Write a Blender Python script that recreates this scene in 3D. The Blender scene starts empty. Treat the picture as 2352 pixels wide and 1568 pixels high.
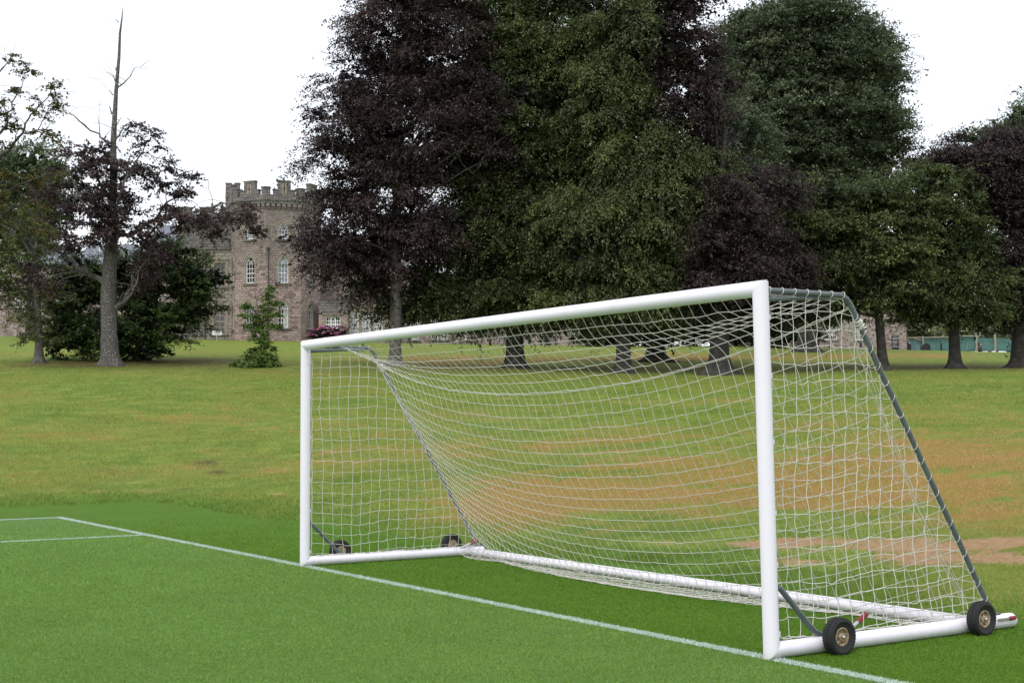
import bpy, bmesh, math, random
import numpy as np
from mathutils import Matrix, Vector

random.seed(7); RNG = np.random.RandomState(11)
scene = bpy.context.scene
col = scene.collection
rad = math.radians

# ------------------------------------------------------------------ camera
FPX = 3133.8                       # focal length in pixels of a 2352 px wide frame
CAM = np.array([6.8336, -6.5082, 1.5658])
YAW, PITCH, ROLL = -0.99265, 0.06178, -0.0052
def _rot():
    cy, sy, cp, sp = math.cos(YAW), math.sin(YAW), math.cos(PITCH), math.sin(PITCH)
    f = np.array([sy*cp, cy*cp, sp]); r = np.array([cy, -sy, 0.0]); u = np.cross(r, f)
    cr, sr = math.cos(ROLL), math.sin(ROLL)
    return r*cr+u*sr, -r*sr+u*cr, f
CR, CU, CF = _rot()
cam_d = bpy.data.cameras.new("camera"); cam = bpy.data.objects.new("camera", cam_d); col.objects.link(cam)
m = Matrix(((CR[0], CU[0], -CF[0], CAM[0]), (CR[1], CU[1], -CF[1], CAM[1]), (CR[2], CU[2], -CF[2], CAM[2]), (0, 0, 0, 1)))
cam.matrix_world = m
cam_d.sensor_width = 36.0; cam_d.lens = FPX/2352*36; cam_d.clip_start = 0.1; cam_d.clip_end = 6000
scene.camera = cam

# ------------------------------------------------------------------ overcast sky and a soft sun
SUN_EL, SUN_AZ = rad(52), rad(150)      # azimuth measured from +Y clockwise: behind the camera, a little to the right
world = bpy.data.worlds.new("World"); scene.world = world; world.use_nodes = True
nt = world.node_tree; nt.nodes.clear()
out = nt.nodes.new('ShaderNodeOutputWorld')
sky = nt.nodes.new('ShaderNodeTexSky'); sky.sky_type = 'NISHITA'; sky.sun_disc = False
sky.sun_elevation = SUN_EL; sky.sun_rotation = SUN_AZ; sky.air_density = 1.0; sky.dust_density = 3.0
b1 = nt.nodes.new('ShaderNodeBackground'); b1.inputs[1].default_value = 0.05
b2 = nt.nodes.new('ShaderNodeBackground'); b2.inputs[0].default_value = (0.96, 0.975, 1.0, 1); b2.inputs[1].default_value = 0.95
ad = nt.nodes.new('ShaderNodeAddShader')
nt.links.new(sky.outputs[0], b1.inputs[0]); nt.links.new(b1.outputs[0], ad.inputs[0]); nt.links.new(b2.outputs[0], ad.inputs[1])
nt.links.new(ad.outputs[0], out.inputs[0])
sd = bpy.data.lights.new("sun", 'SUN'); sd.energy = 1.1; sd.angle = rad(25); sd.color = (1.0, 0.97, 0.92)
so = bpy.data.objects.new("sun", sd); col.objects.link(so)
dirv = Vector((math.sin(SUN_AZ)*math.cos(SUN_EL), math.cos(SUN_AZ)*math.cos(SUN_EL), math.sin(SUN_EL)))
so.rotation_euler = dirv.to_track_quat('Z', 'Y').to_euler(); so.location = (0, -20, 40)
scene.view_settings.view_transform = 'Standard'; scene.view_settings.look = 'None'
scene.view_settings.exposure = 0.16; scene.view_settings.gamma = 1.0
scene.render.engine = 'CYCLES'
scene.cycles.max_bounces = 5; scene.cycles.diffuse_bounces = 3; scene.cycles.transparent_max_bounces = 8

# ------------------------------------------------------------------ placing things
FH = np.array([CF[0], CF[1], 0.0]); FH /= np.linalg.norm(FH)
RH = np.array([FH[1], -FH[0], 0.0])
def P(u, v, Z):
    """world point seen at picture column u, row v (2352 px frame), Z metres away along the ground"""
    d = CR*((u-1176)/FPX) - CU*((v-784)/FPX) + CF
    return CAM + d*(Z/np.dot(d, FH))
def frame(x, y):
    dx, dy = x-CAM[0], y-CAM[1]
    return dx*RH[0]+dy*RH[1], dx*FH[0]+dy*FH[1]
US = np.array([-900, 0, 700, 900, 1200, 1700, 2000, 2352, 3300.])
V80 = np.array([836, 836, 844, 847, 855, 860, 857, 857, 857.])
V130 = np.array([772, 774, 785, 789, 794, 796, 803, 811, 815.])
SS = (US-1176)/FPX
H80 = np.array([P(a, b, 80)[2] for a, b in zip(US, V80)])
H130 = np.array([P(a, b, 130)[2] for a, b in zip(US, V130)])
def smooth(a, lo, hi):
    t = np.clip((a-lo)/(hi-lo), 0, 1); return t*t*(3-2*t)
def gh(x, y):
    """height of the ground"""
    x = np.asarray(x, float); y = np.asarray(y, float)
    X, Z = frame(x, y)
    s = X/np.maximum(Z, 4.0)
    h80 = np.interp(s, SS, H80); h130 = np.interp(s, SS, H130)
    edge_y = 2.85+0.12*np.sin(x*0.9)+0.08*np.sin(x*2.3+1)
    edge_x = -21.2-0.1*(y+4)+0.1*np.sin(y*1.3)
    d = np.maximum(y-edge_y, edge_x-x); d = np.maximum(d, 0.0)
    zz = np.maximum(80-Z, 0.0)
    near = h80*d/np.maximum(d+zz, 1e-3)
    bump = (0.05*np.sin(x*0.31+1.3)*np.sin(y*0.37)+0.03*np.sin(x*1.1+y*0.7)+0.012*np.sin(x*3.7)*np.sin(y*3.1))*smooth(d, 0, 6)
    lip = 0.05*smooth(d, 0, 0.5)
    h = near+lip+bump*np.clip(1-Z/150, 0.2, 1)
    t = np.clip((Z-80)/50, 0, 1.0)
    far = h80+(h130-h80)*t+0.0*t
    far = np.where(Z > 130, h130+(h130-CAM[2])/130*1.012*(np.minimum(Z, 210)-130)-0.02*np.maximum(Z-215, 0), far)
    h = np.where(Z > 80, far+lip+bump*0.3, h)
    h = np.where((Z < 4) | (d <= 0), 0.0, h)
    return h
def G(u, Z, dz=0.0):
    d = FH*Z+RH*((u-1176)/FPX*Z)
    x, y = CAM[0]+d[0], CAM[1]+d[1]
    return np.array([x, y, float(gh(x, y))+dz])

# ------------------------------------------------------------------ mesh helpers
class MB:
    def __init__(s): s.v = []; s.f = []; s.uv = []; s.has_uv = False
    def add(s, vs, fs, uvs=None):
        o = len(s.v); s.v.extend([tuple(map(float, p)) for p in vs])
        for k, f in enumerate(fs):
            s.f.append(tuple(i+o for i in f))
            if uvs is not None: s.has_uv = True; s.uv.append(uvs[k])
            else: s.uv.append([(0, 0)]*len(f))
        return s
    def box(s, c, size, X=(1, 0, 0), Y=(0, 1, 0), Zv=(0, 0, 1)):
        c = np.array(c, float); X, Y, Zv = [np.array(a, float) for a in (X, Y, Zv)]
        hx, hy, hz = [a/2 for a in size]
        vs = [c+X*a*hx+Y*b*hy+Zv*d*hz for a in (-1, 1) for b in (-1, 1) for d in (-1, 1)]
        fs = [(0, 1, 3, 2), (4, 6, 7, 5), (0, 4, 5, 1), (2, 3, 7, 6), (0, 2, 6, 4), (1, 5, 7, 3)]
        uvs = []
        for f in fs:
            n = np.cross(vs[f[1]]-vs[f[0]], vs[f[2]]-vs[f[0]]); ax = int(np.argmax(np.abs([n@X, n@Y, n@Zv])))
            q = []
            for i in f:
                d = vs[i]
                q.append(((d@Y, d@Zv), (d@X, d@Zv), (d@X, d@Y))[ax])
            uvs.append(q)
        return s.add(vs, fs, uvs)
    def tube(s, pts, radii, n=8, cap=True, ring=None):
        pts = [np.array(p, float) for p in pts]
        if not hasattr(radii, '__len__'): radii = [radii]*len(pts)
        vs = []; fs = []; prev = None
        for k, p in enumerate(pts):
            a = pts[max(k-1, 0)]; b = pts[min(k+1, len(pts)-1)]; t = b-a; t = t/(np.linalg.norm(t)+1e-12)
            if prev is None:
                ref = np.array([0, 0, 1.]) if abs(t[2]) < 0.9 else np.array([1., 0, 0])
                e1 = np.cross(t, ref); e1 /= np.linalg.norm(e1)
            else:
                e1 = prev-t*(prev@t); e1 /= (np.linalg.norm(e1)+1e-12)
            prev = e1; e2 = np.cross(t, e1)
            for i in range(n):
                an = 2*math.pi*i/n; r = radii[k]*(ring(k, an) if ring else 1)
                vs.append(p+(e1*math.cos(an)+e2*math.sin(an))*r)
        for k in range(len(pts)-1):
            for i in range(n):
                j = (i+1) % n; fs.append((k*n+i, k*n+j, (k+1)*n+j, (k+1)*n+i))
        if cap:
            m_ = len(vs); vs += vs[:n]+vs[(len(pts)-1)*n:len(pts)*n]
            fs.append(tuple(m_+i for i in range(n-1, -1, -1))); fs.append(tuple(m_+n+i for i in range(n)))
        return s.add(vs, fs)
    def lathe(s, c, axis, prof, n=32):
        """prof: list of (radius, offset along axis)"""
        c = np.array(c, float); t = np.array(axis, float); t /= np.linalg.norm(t)
        ref = np.array([0, 0, 1.]) if abs(t[2]) < 0.9 else np.array([1., 0, 0])
        e1 = np.cross(t, ref); e1 /= np.linalg.norm(e1); e2 = np.cross(t, e1)
        vs = [c+t*o+(e1*math.cos(2*math.pi*i/n)+e2*math.sin(2*math.pi*i/n))*r for r, o in prof for i in range(n)]
        fs = [(k*n+i, k*n+(i+1) % n, (k+1)*n+(i+1) % n, (k+1)*n+i) for k in range(len(prof)-1) for i in range(n)]
        return s.add(vs, fs)
    def build(s, name, mat, parent=None, xf=None, smooth_=False, bevel=0):
        vs = s.v if xf is None else [tuple(xf(p)) for p in s.v]
        return mesh_obj(name, np.array(vs), s.f, mat, parent, s.uv if s.has_uv else None, smooth_, bevel)
def root_loc(o):
    while o is not None and o.parent is not None: o = o.parent
    return np.array(o.location) if o is not None else np.zeros(3)
def mesh_obj(name, vs, fs, mat, parent=None, uv=None, smooth_=False, bevel=0):
    me = bpy.data.meshes.new(name)
    vs = np.asarray(vs, float)-root_loc(parent)
    me.from_pydata([tuple(p) for p in vs], [], fs)
    if uv is not None:
        l = me.uv_layers.new(name='UVMap'); flat = [c for f in uv for p in f for c in p]
        l.data.foreach_set('uv', flat)
    me.materials.append(mat)
    if smooth_: me.polygons.foreach_set('use_smooth', [True]*len(me.polygons))
    me.update()
    o = bpy.data.objects.new(name, me); col.objects.link(o)
    if parent is not None: o.parent = parent
    if bevel:
        md = o.modifiers.new('bevel', 'BEVEL'); md.width = bevel; md.segments = 2; md.limit_method = 'ANGLE'
    return o
def quads_obj(name, V, mat, parent=None, tone=None):
    """V: (n,4,3) array of leaf or blade quads, fast"""
    n = len(V); me = bpy.data.meshes.new(name)
    V = (V-root_loc(parent)).astype(np.float32)
    me.vertices.add(n*4); me.vertices.foreach_set('co', V.ravel())
    me.loops.add(n*4); me.loops.foreach_set('vertex_index', np.arange(n*4, dtype=np.int32))
    me.polygons.add(n); me.polygons.foreach_set('loop_start', np.arange(0, n*4, 4, dtype=np.int32))
    me.polygons.foreach_set('loop_total', np.full(n, 4, dtype=np.int32))
    if tone is not None:
        a = me.attributes.new('tone', 'FLOAT', 'POINT'); a.data.foreach_set('value', np.repeat(tone, 4).astype(np.float32))
    me.materials.append(mat); me.update(calc_edges=True)
    o = bpy.data.objects.new(name, me); col.objects.link(o)
    if parent is not None: o.parent = parent
    return o
def tag(o, label=None, cat=None, group=None, kind=None):
    if label: o['label'] = label
    if cat: o['category'] = cat
    if group: o['group'] = group
    if kind: o['kind'] = kind
    return o
def empty(name, loc, label, cat, group=None):
    o = bpy.data.objects.new(name, None); o.empty_display_size = 0.3; col.objects.link(o)
    o.location = tuple(map(float, loc)); return tag(o, label, cat, group)

# ------------------------------------------------------------------ materials
def mat(name, rgb, rough=0.6, metal=0.0, bump=None, vary=None, spec=None, coat=0):
    m = bpy.data.materials.new(name); m.use_nodes = True; nt = m.node_tree; b = nt.nodes['Principled BSDF']
    b.inputs['Base Color'].default_value = (*rgb, 1); b.inputs['Roughness'].default_value = rough; b.inputs['Metallic'].default_value = metal
    if spec is not None: b.inputs['Specular IOR Level'].default_value = spec
    if coat: b.inputs['Coat Weight'].default_value = coat
    tc = nt.nodes.new('ShaderNodeTexCoord')
    if vary:                       # (scale, rgb2, amount)
        n = nt.nodes.new('ShaderNodeTexNoise'); n.inputs['Scale'].default_value = vary[0]; n.inputs['Detail'].default_value = 6
        r = nt.nodes.new('ShaderNodeValToRGB'); lo, hi = vary[2] if isinstance(vary[2], tuple) else (0.4, 0.65)
        r.color_ramp.elements[0].position = lo; r.color_ramp.elements[1].position = hi
        r.color_ramp.elements[0].color = (*rgb, 1); r.color_ramp.elements[1].color = (*vary[1], 1)
        nt.links.new(tc.outputs['Object'], n.inputs['Vector']); nt.links.new(n.outputs[0], r.inputs[0]); nt.links.new(r.outputs[0], b.inputs['Base Color'])
    if bump:                       # (scale, strength, distance)
        n = nt.nodes.new('ShaderNodeTexNoise'); n.inputs['Scale'].default_value = bump[0]; n.inputs['Detail'].default_value = 8
        bm = nt.nodes.new('ShaderNodeBump'); bm.inputs['Strength'].default_value = bump[1]; bm.inputs['Distance'].default_value = bump[2]
        nt.links.new(tc.outputs['Object'], n.inputs['Vector']); nt.links.new(n.outputs[0], bm.inputs['Height']); nt.links.new(bm.outputs[0], b.inputs['Normal'])
    return m
class NT:                          # terse node building
    def __init__(s, m): s.nt = m.node_tree; s.b = s.nt.nodes['Principled BSDF']
    def n(s, t, **k):
        x = s.nt.nodes.new('ShaderNode'+t)
        for a, v in k.items(): setattr(x, a, v)
        return x
    def l(s, a, b): s.nt.links.new(a, b)
    def val(s, x, i, v):
        if hasattr(v, 'default_value') or hasattr(v, 'links'): s.l(v, x.inputs[i])
        else: x.inputs[i].default_value = v
    def math(s, op, a, b=0.0, c=None, clamp=False):
        x = s.n('Math', operation=op, use_clamp=clamp); s.val(x, 0, a); s.val(x, 1, b)
        if c is not None: s.val(x, 2, c)
        return x.outputs[0]
    def mix(s, f, a, b, mode='MIX'):
        x = s.n('MixRGB', blend_type=mode); s.val(x, 0, f)
        for i, q in ((1, a), (2, b)):
            if isinstance(q, tuple): x.inputs[i].default_value = (*q, 1)
            else: s.l(q, x.inputs[i])
        return x.outputs[0]
    def noise(s, vec, scale, detail=4, rough=0.5, dist=0.0):
        x = s.n('TexNoise'); x.inputs['Scale'].default_value = scale; x.inputs['Detail'].default_value = detail
        x.inputs['Roughness'].default_value = rough; x.inputs['Distortion'].default_value = dist; s.l(vec, x.inputs['Vector']); return x.outputs[0]
    def ramp(s, f, *stops):
        x = s.n('ValToRGB'); e = x.color_ramp.elements
        while len(e) < len(stops): e.new(0.5)
        for k, (p, c) in enumerate(stops): e[k].position = p; e[k].color = (*c, 1) if isinstance(c, tuple) else (c, c, c, 1)
        s.l(f, x.inputs[0]); return x.outputs[0]
    def step(s, f, lo, hi):
        x = s.n('MapRange', interpolation_type='SMOOTHSTEP'); s.val(x, 0, f); x.inputs[1].default_value = lo; x.inputs[2].default_value = hi; return x.outputs[0]
    def mapping(s, vec, scale=(1, 1, 1), rot=(0, 0, 0), loc=(0, 0, 0)):
        x = s.n('Mapping'); x.inputs['Scale'].default_value = scale; x.inputs['Rotation'].default_value = rot; x.inputs['Location'].default_value = loc
        s.l(vec, x.inputs['Vector']); return x.outputs[0]

def ground_mat():
    m = bpy.data.materials.new('ground_grass'); m.use_nodes = True; t = NT(m)
    geo = t.n('NewGeometry'); pos = geo.outputs['Position']; sep = t.n('SeparateXYZ'); t.l(pos, sep.inputs[0]); X, Y = sep.outputs[0], sep.outputs[1]
    fine = t.noise(pos, 90, 5, 0.7); mid = t.noise(pos, 9, 5, 0.6); big = t.noise(pos, 0.35, 5, 0.55); big2 = t.noise(t.mapping(pos, (1, 1, 1), loc=(40, 13, 0)), 0.9, 6, 0.6)
    # pitch turf inside the lines: pale bluish green; strip outside them: saturated green
    inside = t.mix(t.step(fine, 0.3, 0.7), (0.072, 0.150, 0.028), (0.122, 0.228, 0.050))
    g25 = t.noise(pos, 16, 7, 0.8); g8 = t.noise(pos, 6, 7, 0.75)
    inside = t.mix(t.math('MULTIPLY', t.step(g25, 0.52, 0.68), 0.55), inside, (0.145, 0.265, 0.072))
    inside = t.mix(t.math('MULTIPLY', t.step(g8, 0.52, 0.32), 0.5), inside, (0.052, 0.13, 0.032))
    inside = t.mix(t.math('MULTIPLY', t.step(big2, 0.45, 0.7), 0.3), inside, (0.12, 0.21, 0.070))
    outside = t.mix(t.step(fine, 0.3, 0.7), (0.055, 0.128, 0.009), (0.088, 0.176, 0.014))
    outside = t.mix(t.math('MULTIPLY', t.step(big2, 0.4, 0.7), 0.5), outside, (0.095, 0.19, 0.025))
    outside = t.mix(t.math('MULTIPLY', t.step(g25, 0.52, 0.68), 0.45), outside, (0.12, 0.24, 0.03))
    outside = t.mix(t.math('MULTIPLY', t.step(g8, 0.5, 0.32), 0.45), outside, (0.038, 0.105, 0.010))
    isin = t.math('MULTIPLY', t.math('LESS_THAN', Y, t.math('ADD', 0.0, t.math('MULTIPLY', fine, 0.02))), t.math('GREATER_THAN', X, -17.8))
    pitch = t.mix(isin, outside, inside)
    # rough meadow bank
    st = t.mapping(pos, (1, 1, 1), (0, 0, 0.99)); sts = t.mapping(st, (0.6, 1.0, 1.0))
    ch = t.noise(sts, 1.3, 7, 0.62, 0.3); ch2 = t.noise(sts, 0.22, 6, 0.6, 0.2); ff = t.noise(pos, 13, 9, 0.85); f2 = t.noise(pos, 4.5, 9, 0.8)
    green = t.mix(t.step(ch, 0.35, 0.65), (0.100, 0.175, 0.024), (0.210, 0.265, 0.045))
    green = t.mix(t.math('MULTIPLY', t.step(ch2, 0.42, 0.62), 0.75), green, (0.19, 0.205, 0.035))
    green = t.mix(t.math('MULTIPLY', t.step(f2, 0.52, 0.66), 0.5), green, (0.20, 0.205, 0.055))
    green = t.mix(t.math('MULTIPLY', t.step(f2, 0.47, 0.34), 0.5), green, (0.045, 0.10, 0.015))
    green = t.mix(t.math('MULTIPLY', t.step(ff, 0.52, 0.66), 0.6), green, (0.22, 0.245, 0.075))
    green = t.mix(t.math('MULTIPLY', t.step(ff, 0.48, 0.34), 0.7), green, (0.030, 0.058, 0.010))
    at = t.n('Attribute', attribute_name='dry'); dry = at.outputs['Fac']
    at2 = t.n('Attribute', attribute_name='soil'); soil = at2.outputs['Fac']
    at3 = t.n('Attribute', attribute_name='dark'); dk = at3.outputs['Fac']
    nd = t.math('ADD', dry, t.math('MULTIPLY', t.math('SUBTRACT', t.noise(sts, 2.2, 8, 0.7, 0.5), 0.5), 1.5))
    drc = t.mix(t.step(ff, 0.38, 0.62), (0.22, 0.120, 0.028), (0.36, 0.215, 0.060))
    rough = t.mix(t.math('MULTIPLY', t.step(nd, 0.30, 1.0), 0.80), green, drc)
    rust = t.noise(t.mapping(sts, (1, 1, 1), loc=(9, 3, 0)), 1.6, 7, 0.7, 0.3)
    rough = t.mix(t.math('MULTIPLY', t.math('MULTIPLY', t.step(rust, 0.60, 0.76), 0.5), t.step(dry, 0.0, 0.4)), rough, (0.27, 0.105, 0.035))
    ns = t.math('ADD', soil, t.math('MULTIPLY', t.math('SUBTRACT', t.noise(sts, 5, 8, 0.7, 0.5), 0.5), 1.1))
    slc = t.mix(t.step(ff, 0.3, 0.7), (0.24, 0.125, 0.060), (0.47, 0.30, 0.19))
    rough = t.mix(t.math('MULTIPLY', t.step(ns, 0.35, 0.85), 0.85), rough, slc)
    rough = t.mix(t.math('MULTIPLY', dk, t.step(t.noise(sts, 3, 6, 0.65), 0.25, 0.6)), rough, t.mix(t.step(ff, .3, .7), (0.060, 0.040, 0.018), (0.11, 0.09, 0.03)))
    e = t.n('Attribute', attribute_name='edge').outputs['Fac']
    ee = t.math('ADD', e, t.math('MULTIPLY', t.math('SUBTRACT', t.noise(pos, 5, 5, 0.6), 0.5), 0.14))
    lush = t.mix(t.step(ff, 0.3, 0.7), (0.070, 0.140, 0.014), (0.145, 0.240, 0.034))
    rough = t.mix(t.math('MULTIPLY', t.step(ee, 1.5, 0.2), t.step(soil, 0.35, 0.1)), rough, lush)
    c = t.mix(t.step(ee, -0.03, 0.05), pitch, rough)
    t.l(c, t.b.inputs['Base Color']); t.b.inputs['Roughness'].default_value = 0.9; t.b.inputs['Specular IOR Level'].default_value = 0.15
    bm = t.n('Bump'); bm.inputs['Distance'].default_value = 0.02; bm.inputs['Strength'].default_value = 0.7
    t.l(t.math('ADD', fine, t.math('MULTIPLY', ff, 0.6)), bm.inputs['Height']); t.l(bm.outputs[0], t.b.inputs['Normal'])
    return m

def leaf_mat(name, dark, light, tint=None, trans=0.25):
    m = bpy.data.materials.new(name); m.use_nodes = True; t = NT(m)
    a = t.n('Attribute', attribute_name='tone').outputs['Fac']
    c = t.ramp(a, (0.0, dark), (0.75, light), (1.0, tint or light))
    t.l(c, t.b.inputs['Base Color']); t.b.inputs['Roughness'].default_value = 0.55; t.b.inputs['Specular IOR Level'].default_value = 0.35
    tr = t.n('BsdfTranslucent'); t.l(c, tr.inputs[0]); mx = t.n('MixShader'); mx.inputs[0].default_value = trans
    t.l(t.b.outputs[0], mx.inputs[1]); t.l(tr.outputs[0], mx.inputs[2]); t.l(mx.outputs[0], m.node_tree.nodes['Material Output'].inputs[0])
    return m
def stone_mat(name, c1, c2, c3, sc=1.0, lichen=0.3, light=(0.45, 0.42, 0.40), zdark=None):
    m = bpy.data.materials.new(name); m.use_nodes = True; t = NT(m)
    uv = t.n('TexCoord').outputs['UV']; uvs = t.mapping(uv, (sc, sc, sc)); pos = t.n('NewGeometry').outputs['Position']
    jit = t.noise(uv, 1.5, 3); 
    br = t.n('TexBrick'); br.offset = 0.5; br.inputs['Scale'].default_value = 1.0; br.inputs['Brick Width'].default_value = 0.5; br.inputs['Row Height'].default_value = 0.24
    br.inputs['Mortar Size'].default_value = 0.022; br.inputs['Mortar Smooth'].default_value = 0.3; br.inputs['Bias'].default_value = 0.0
    br.inputs['Color1'].default_value = (0, 0, 0, 1); br.inputs['Color2'].default_value = (1, 1, 1, 1); br.inputs['Mortar'].default_value = (0.5, 0.5, 0.5, 1)
    va = t.n('VectorMath', operation='ADD'); t.l(uvs, va.inputs[0]); nn = t.n('TexNoise'); nn.inputs['Scale'].default_value = 1.1; t.l(uvs, nn.inputs['Vector'])
    sc_ = t.n('VectorMath', operation='SCALE'); t.l(nn.outputs['Color'], sc_.inputs[0]); sc_.inputs['Scale'].default_value = 0.12; t.l(sc_.outputs[0], va.inputs[1]); t.l(va.outputs[0], br.inputs['Vector'])
    v = t.n('SeparateColor'); t.l(br.outputs['Color'], v.inputs[0])
    c = t.ramp(v.outputs[0], (0.0, c1), (0.35, c2), (0.7, c3), (1.0, c2))
    big = t.noise(pos, 0.5, 5, 0.6)
    c = t.mix(t.math('MULTIPLY', t.step(big, 0.35, 0.7), 0.5), c, c3)
    c = t.mix(t.step(br.outputs['Fac'], 0.2, 0.9), c, tuple(x*0.45 for x in c2))
    c = t.mix(t.math('MULTIPLY', t.step(t.noise(pos, 3.2, 6, 0.7), 0.54, 0.70), lichen), c, light)
    c = t.mix(t.math('MULTIPLY', t.step(t.noise(pos, 2.2, 6, 0.75), 0.52, 0.66), 0.5), c, tuple(x*0.35 for x in c2))
    if zdark:
        z = t.n('SeparateXYZ'); t.l(pos, z.inputs[0])
        f = t.step(t.math('ADD', z.outputs[2], t.math('MULTIPLY', t.noise(pos, 0.45, 5, .6), 5.0)), zdark[0]+2.5, zdark[1]+2.5)
        c = t.mix(t.math('MULTIPLY', f, zdark[2]), c, (0.165, 0.155, 0.14))
    t.l(c, t.b.inputs['Base Color']); t.b.inputs['Roughness'].default_value = 0.9
    bm = t.n('Bump'); bm.inputs['Distance'].default_value = 0.03; bm.inputs['Strength'].default_value = 0.6
    t.l(t.math('SUBTRACT', t.noise(pos, 9, 6, 0.7), br.outputs['Fac']), bm.inputs['Height']); t.l(bm.outputs[0], t.b.inputs['Normal'])
    return m

M = {}
M['ground'] = ground_mat()
M['white'] = mat('white_paint', (0.85, 0.82, 0.92), 0.38, vary=(3.0, (0.77, 0.75, 0.82), (0.60, 0.85)))
def scuff(m):
    t = NT(m); src = t.b.inputs['Base Color'].links[0].from_socket; pos = t.n('NewGeometry').outputs['Position']; sp = t.n('SeparateXYZ'); t.l(pos, sp.inputs[0])
    mark = t.step(t.noise(t.mapping(pos, (14, 14, 5)), 1.0, 5, 0.7), 0.68, 0.74); c = t.mix(t.math('MULTIPLY', mark, 0.55), src, (0.30, 0.28, 0.25))
    low = t.math('MULTIPLY', t.step(t.math('ADD', sp.outputs[2], t.math('MULTIPLY', t.noise(pos, 18, 5, 0.7), 0.10)), 0.13, 0.04), 0.45)
    c = t.mix(low, c, (0.35, 0.38, 0.22)); t.l(c, t.b.inputs['Base Color'])
scuff(M['white'])
M['grey_tube'] = mat('grey_green_paint', (0.095, 0.118, 0.128), 0.45, vary=(14, (0.145, 0.165, 0.165), (0.45, 0.8)))
M['net'] = mat('net_cord', (0.62, 0.60, 0.56), 0.8)
M['rubber'] = mat('tyre_rubber', (0.014, 0.014, 0.016), 0.7, bump=(60, 0.3, 0.004))
M['rim'] = mat('rusty_cream_rim', (0.38, 0.30, 0.20), 0.6, vary=(40, (0.17, 0.07, 0.03), (0.5, 0.7)))
M['steel'] = mat('steel', (0.55, 0.55, 0.56), 0.35, 0.8)
M['red'] = mat('red_grip', (0.22, 0.012, 0.022), 0.5, vary=(30, (0.35, 0.10, 0.10), (0.6, 0.8)))
M['line'] = None
M['bark'] = mat('grey_bark', (0.10, 0.092, 0.082), 0.95, bump=(6, 0.8, 0.05), vary=(5, (0.22, 0.22, 0.20), (0.5, 0.72)))
M['bark_dark'] = mat('dark_bark', (0.035, 0.031, 0.028), 0.95, bump=(5, 0.9, 0.08), vary=(3, (0.075, 0.07, 0.06), (0.45, 0.75)))
M['bark_pale'] = mat('pale_bark', (0.080, 0.074, 0.067), 0.95, bump=(9, 0.8, 0.04), vary=(13, (0.25, 0.245, 0.23), (0.52, 0.66)))
M['leaf_copper'] = leaf_mat('copper_leaf', (0.014, 0.009, 0.010), (0.078, 0.055, 0.056), (0.15, 0.095, 0.09))
M['leaf_green'] = leaf_mat('beech_leaf', (0.020, 0.036, 0.013), (0.105, 0.140, 0.048), (0.21, 0.24, 0.085))
M['leaf_cool'] = leaf_mat('cool_green_leaf', (0.022, 0.040, 0.019), (0.128, 0.168, 0.090), (0.23, 0.27, 0.155))
M['leaf_olive'] = leaf_mat('olive_leaf', (0.024, 0.040, 0.014), (0.130, 0.158, 0.056), (0.24, 0.265, 0.10))
M['leaf_dark'] = leaf_mat('dark_bush_leaf', (0.006, 0.015, 0.006), (0.040, 0.078, 0.020), (0.13, 0.20, 0.05), 0.12)
M['leaf_autumn'] = leaf_mat('autumn_leaf', (0.040, 0.060, 0.015), (0.10, 0.10, 0.025), (0.30, 0.13, 0.035))
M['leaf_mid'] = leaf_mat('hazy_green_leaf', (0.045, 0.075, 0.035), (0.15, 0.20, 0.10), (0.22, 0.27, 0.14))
M['leaf_far'] = leaf_mat('far_leaf', (0.16, 0.19, 0.13), (0.26, 0.30, 0.17), (0.40, 0.42, 0.20))  # distance haze is put into the leaf colour as paleness
M['leaf_sapling'] = leaf_mat('sapling_leaf', (0.035, 0.075, 0.018), (0.13, 0.215, 0.045), (0.22, 0.32, 0.08))
M['flower'] = leaf_mat('pink_flower', (0.28, 0.08, 0.18), (0.66, 0.20, 0.44), (0.85, 0.45, 0.68))
M['tower'] = stone_mat('red_sandstone_rubble', (0.15, 0.10, 0.09), (0.285, 0.212, 0.195), (0.45, 0.345, 0.32), 1.0, 0.75, (0.52, 0.48, 0.46), zdark=(14, 20, 0.6))
M['rubble'] = stone_mat('lichened_rubble', (0.13, 0.09, 0.085), (0.27, 0.205, 0.19), (0.43, 0.36, 0.34), 1.0, 0.9, (0.58, 0.54, 0.53))
M['ashlar'] = stone_mat('buff_ashlar', (0.24, 0.215, 0.18), (0.29, 0.26, 0.22), (0.34, 0.31, 0.27), 0.7, 0.25)
M['capstone'] = stone_mat('dark_parapet_stone', (0.085, 0.080, 0.075), (0.14, 0.133, 0.125), (0.21, 0.198, 0.185), 0.9, 0.6, (0.38, 0.36, 0.35))
M['surround'] = mat('window_surround_stone', (0.33, 0.285, 0.23), 0.9, vary=(4, (0.19, 0.165, 0.14), (0.4, 0.7)))
M['frame'] = mat('white_window_paint', (0.78, 0.78, 0.78), 0.5)
M['glass'] = mat('dark_window_glass', (0.030, 0.034, 0.042), 0.08, spec=0.8)
M['glass_blue'] = mat('sky_tinted_glass', (0.26, 0.29, 0.36), 0.3, spec=0.6)  # blue-grey sky reflection put into the glass base colour
M['curtain'] = mat('net_curtain', (0.50, 0.50, 0.51), 0.7, vary=(8, (0.38, 0.38, 0.40), (0.3, 0.7)))
M['iron'] = mat('black_iron', (0.012, 0.012, 0.013), 0.5)
M['lead'] = mat('dark_lead_pipe', (0.03, 0.027, 0.025), 0.6)
M['slate'] = mat('blue_slate', (0.17, 0.19, 0.23), 0.6, vary=(2, (0.12, 0.13, 0.16), (0.4, 0.7)))
M['sheet'] = mat('green_hoarding_sheet', (0.060, 0.150, 0.138), 0.65, bump=(1.2, 0.4, 0.2), vary=(0.8, (0.075, 0.185, 0.17), (0.35, 0.7)))
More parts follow.
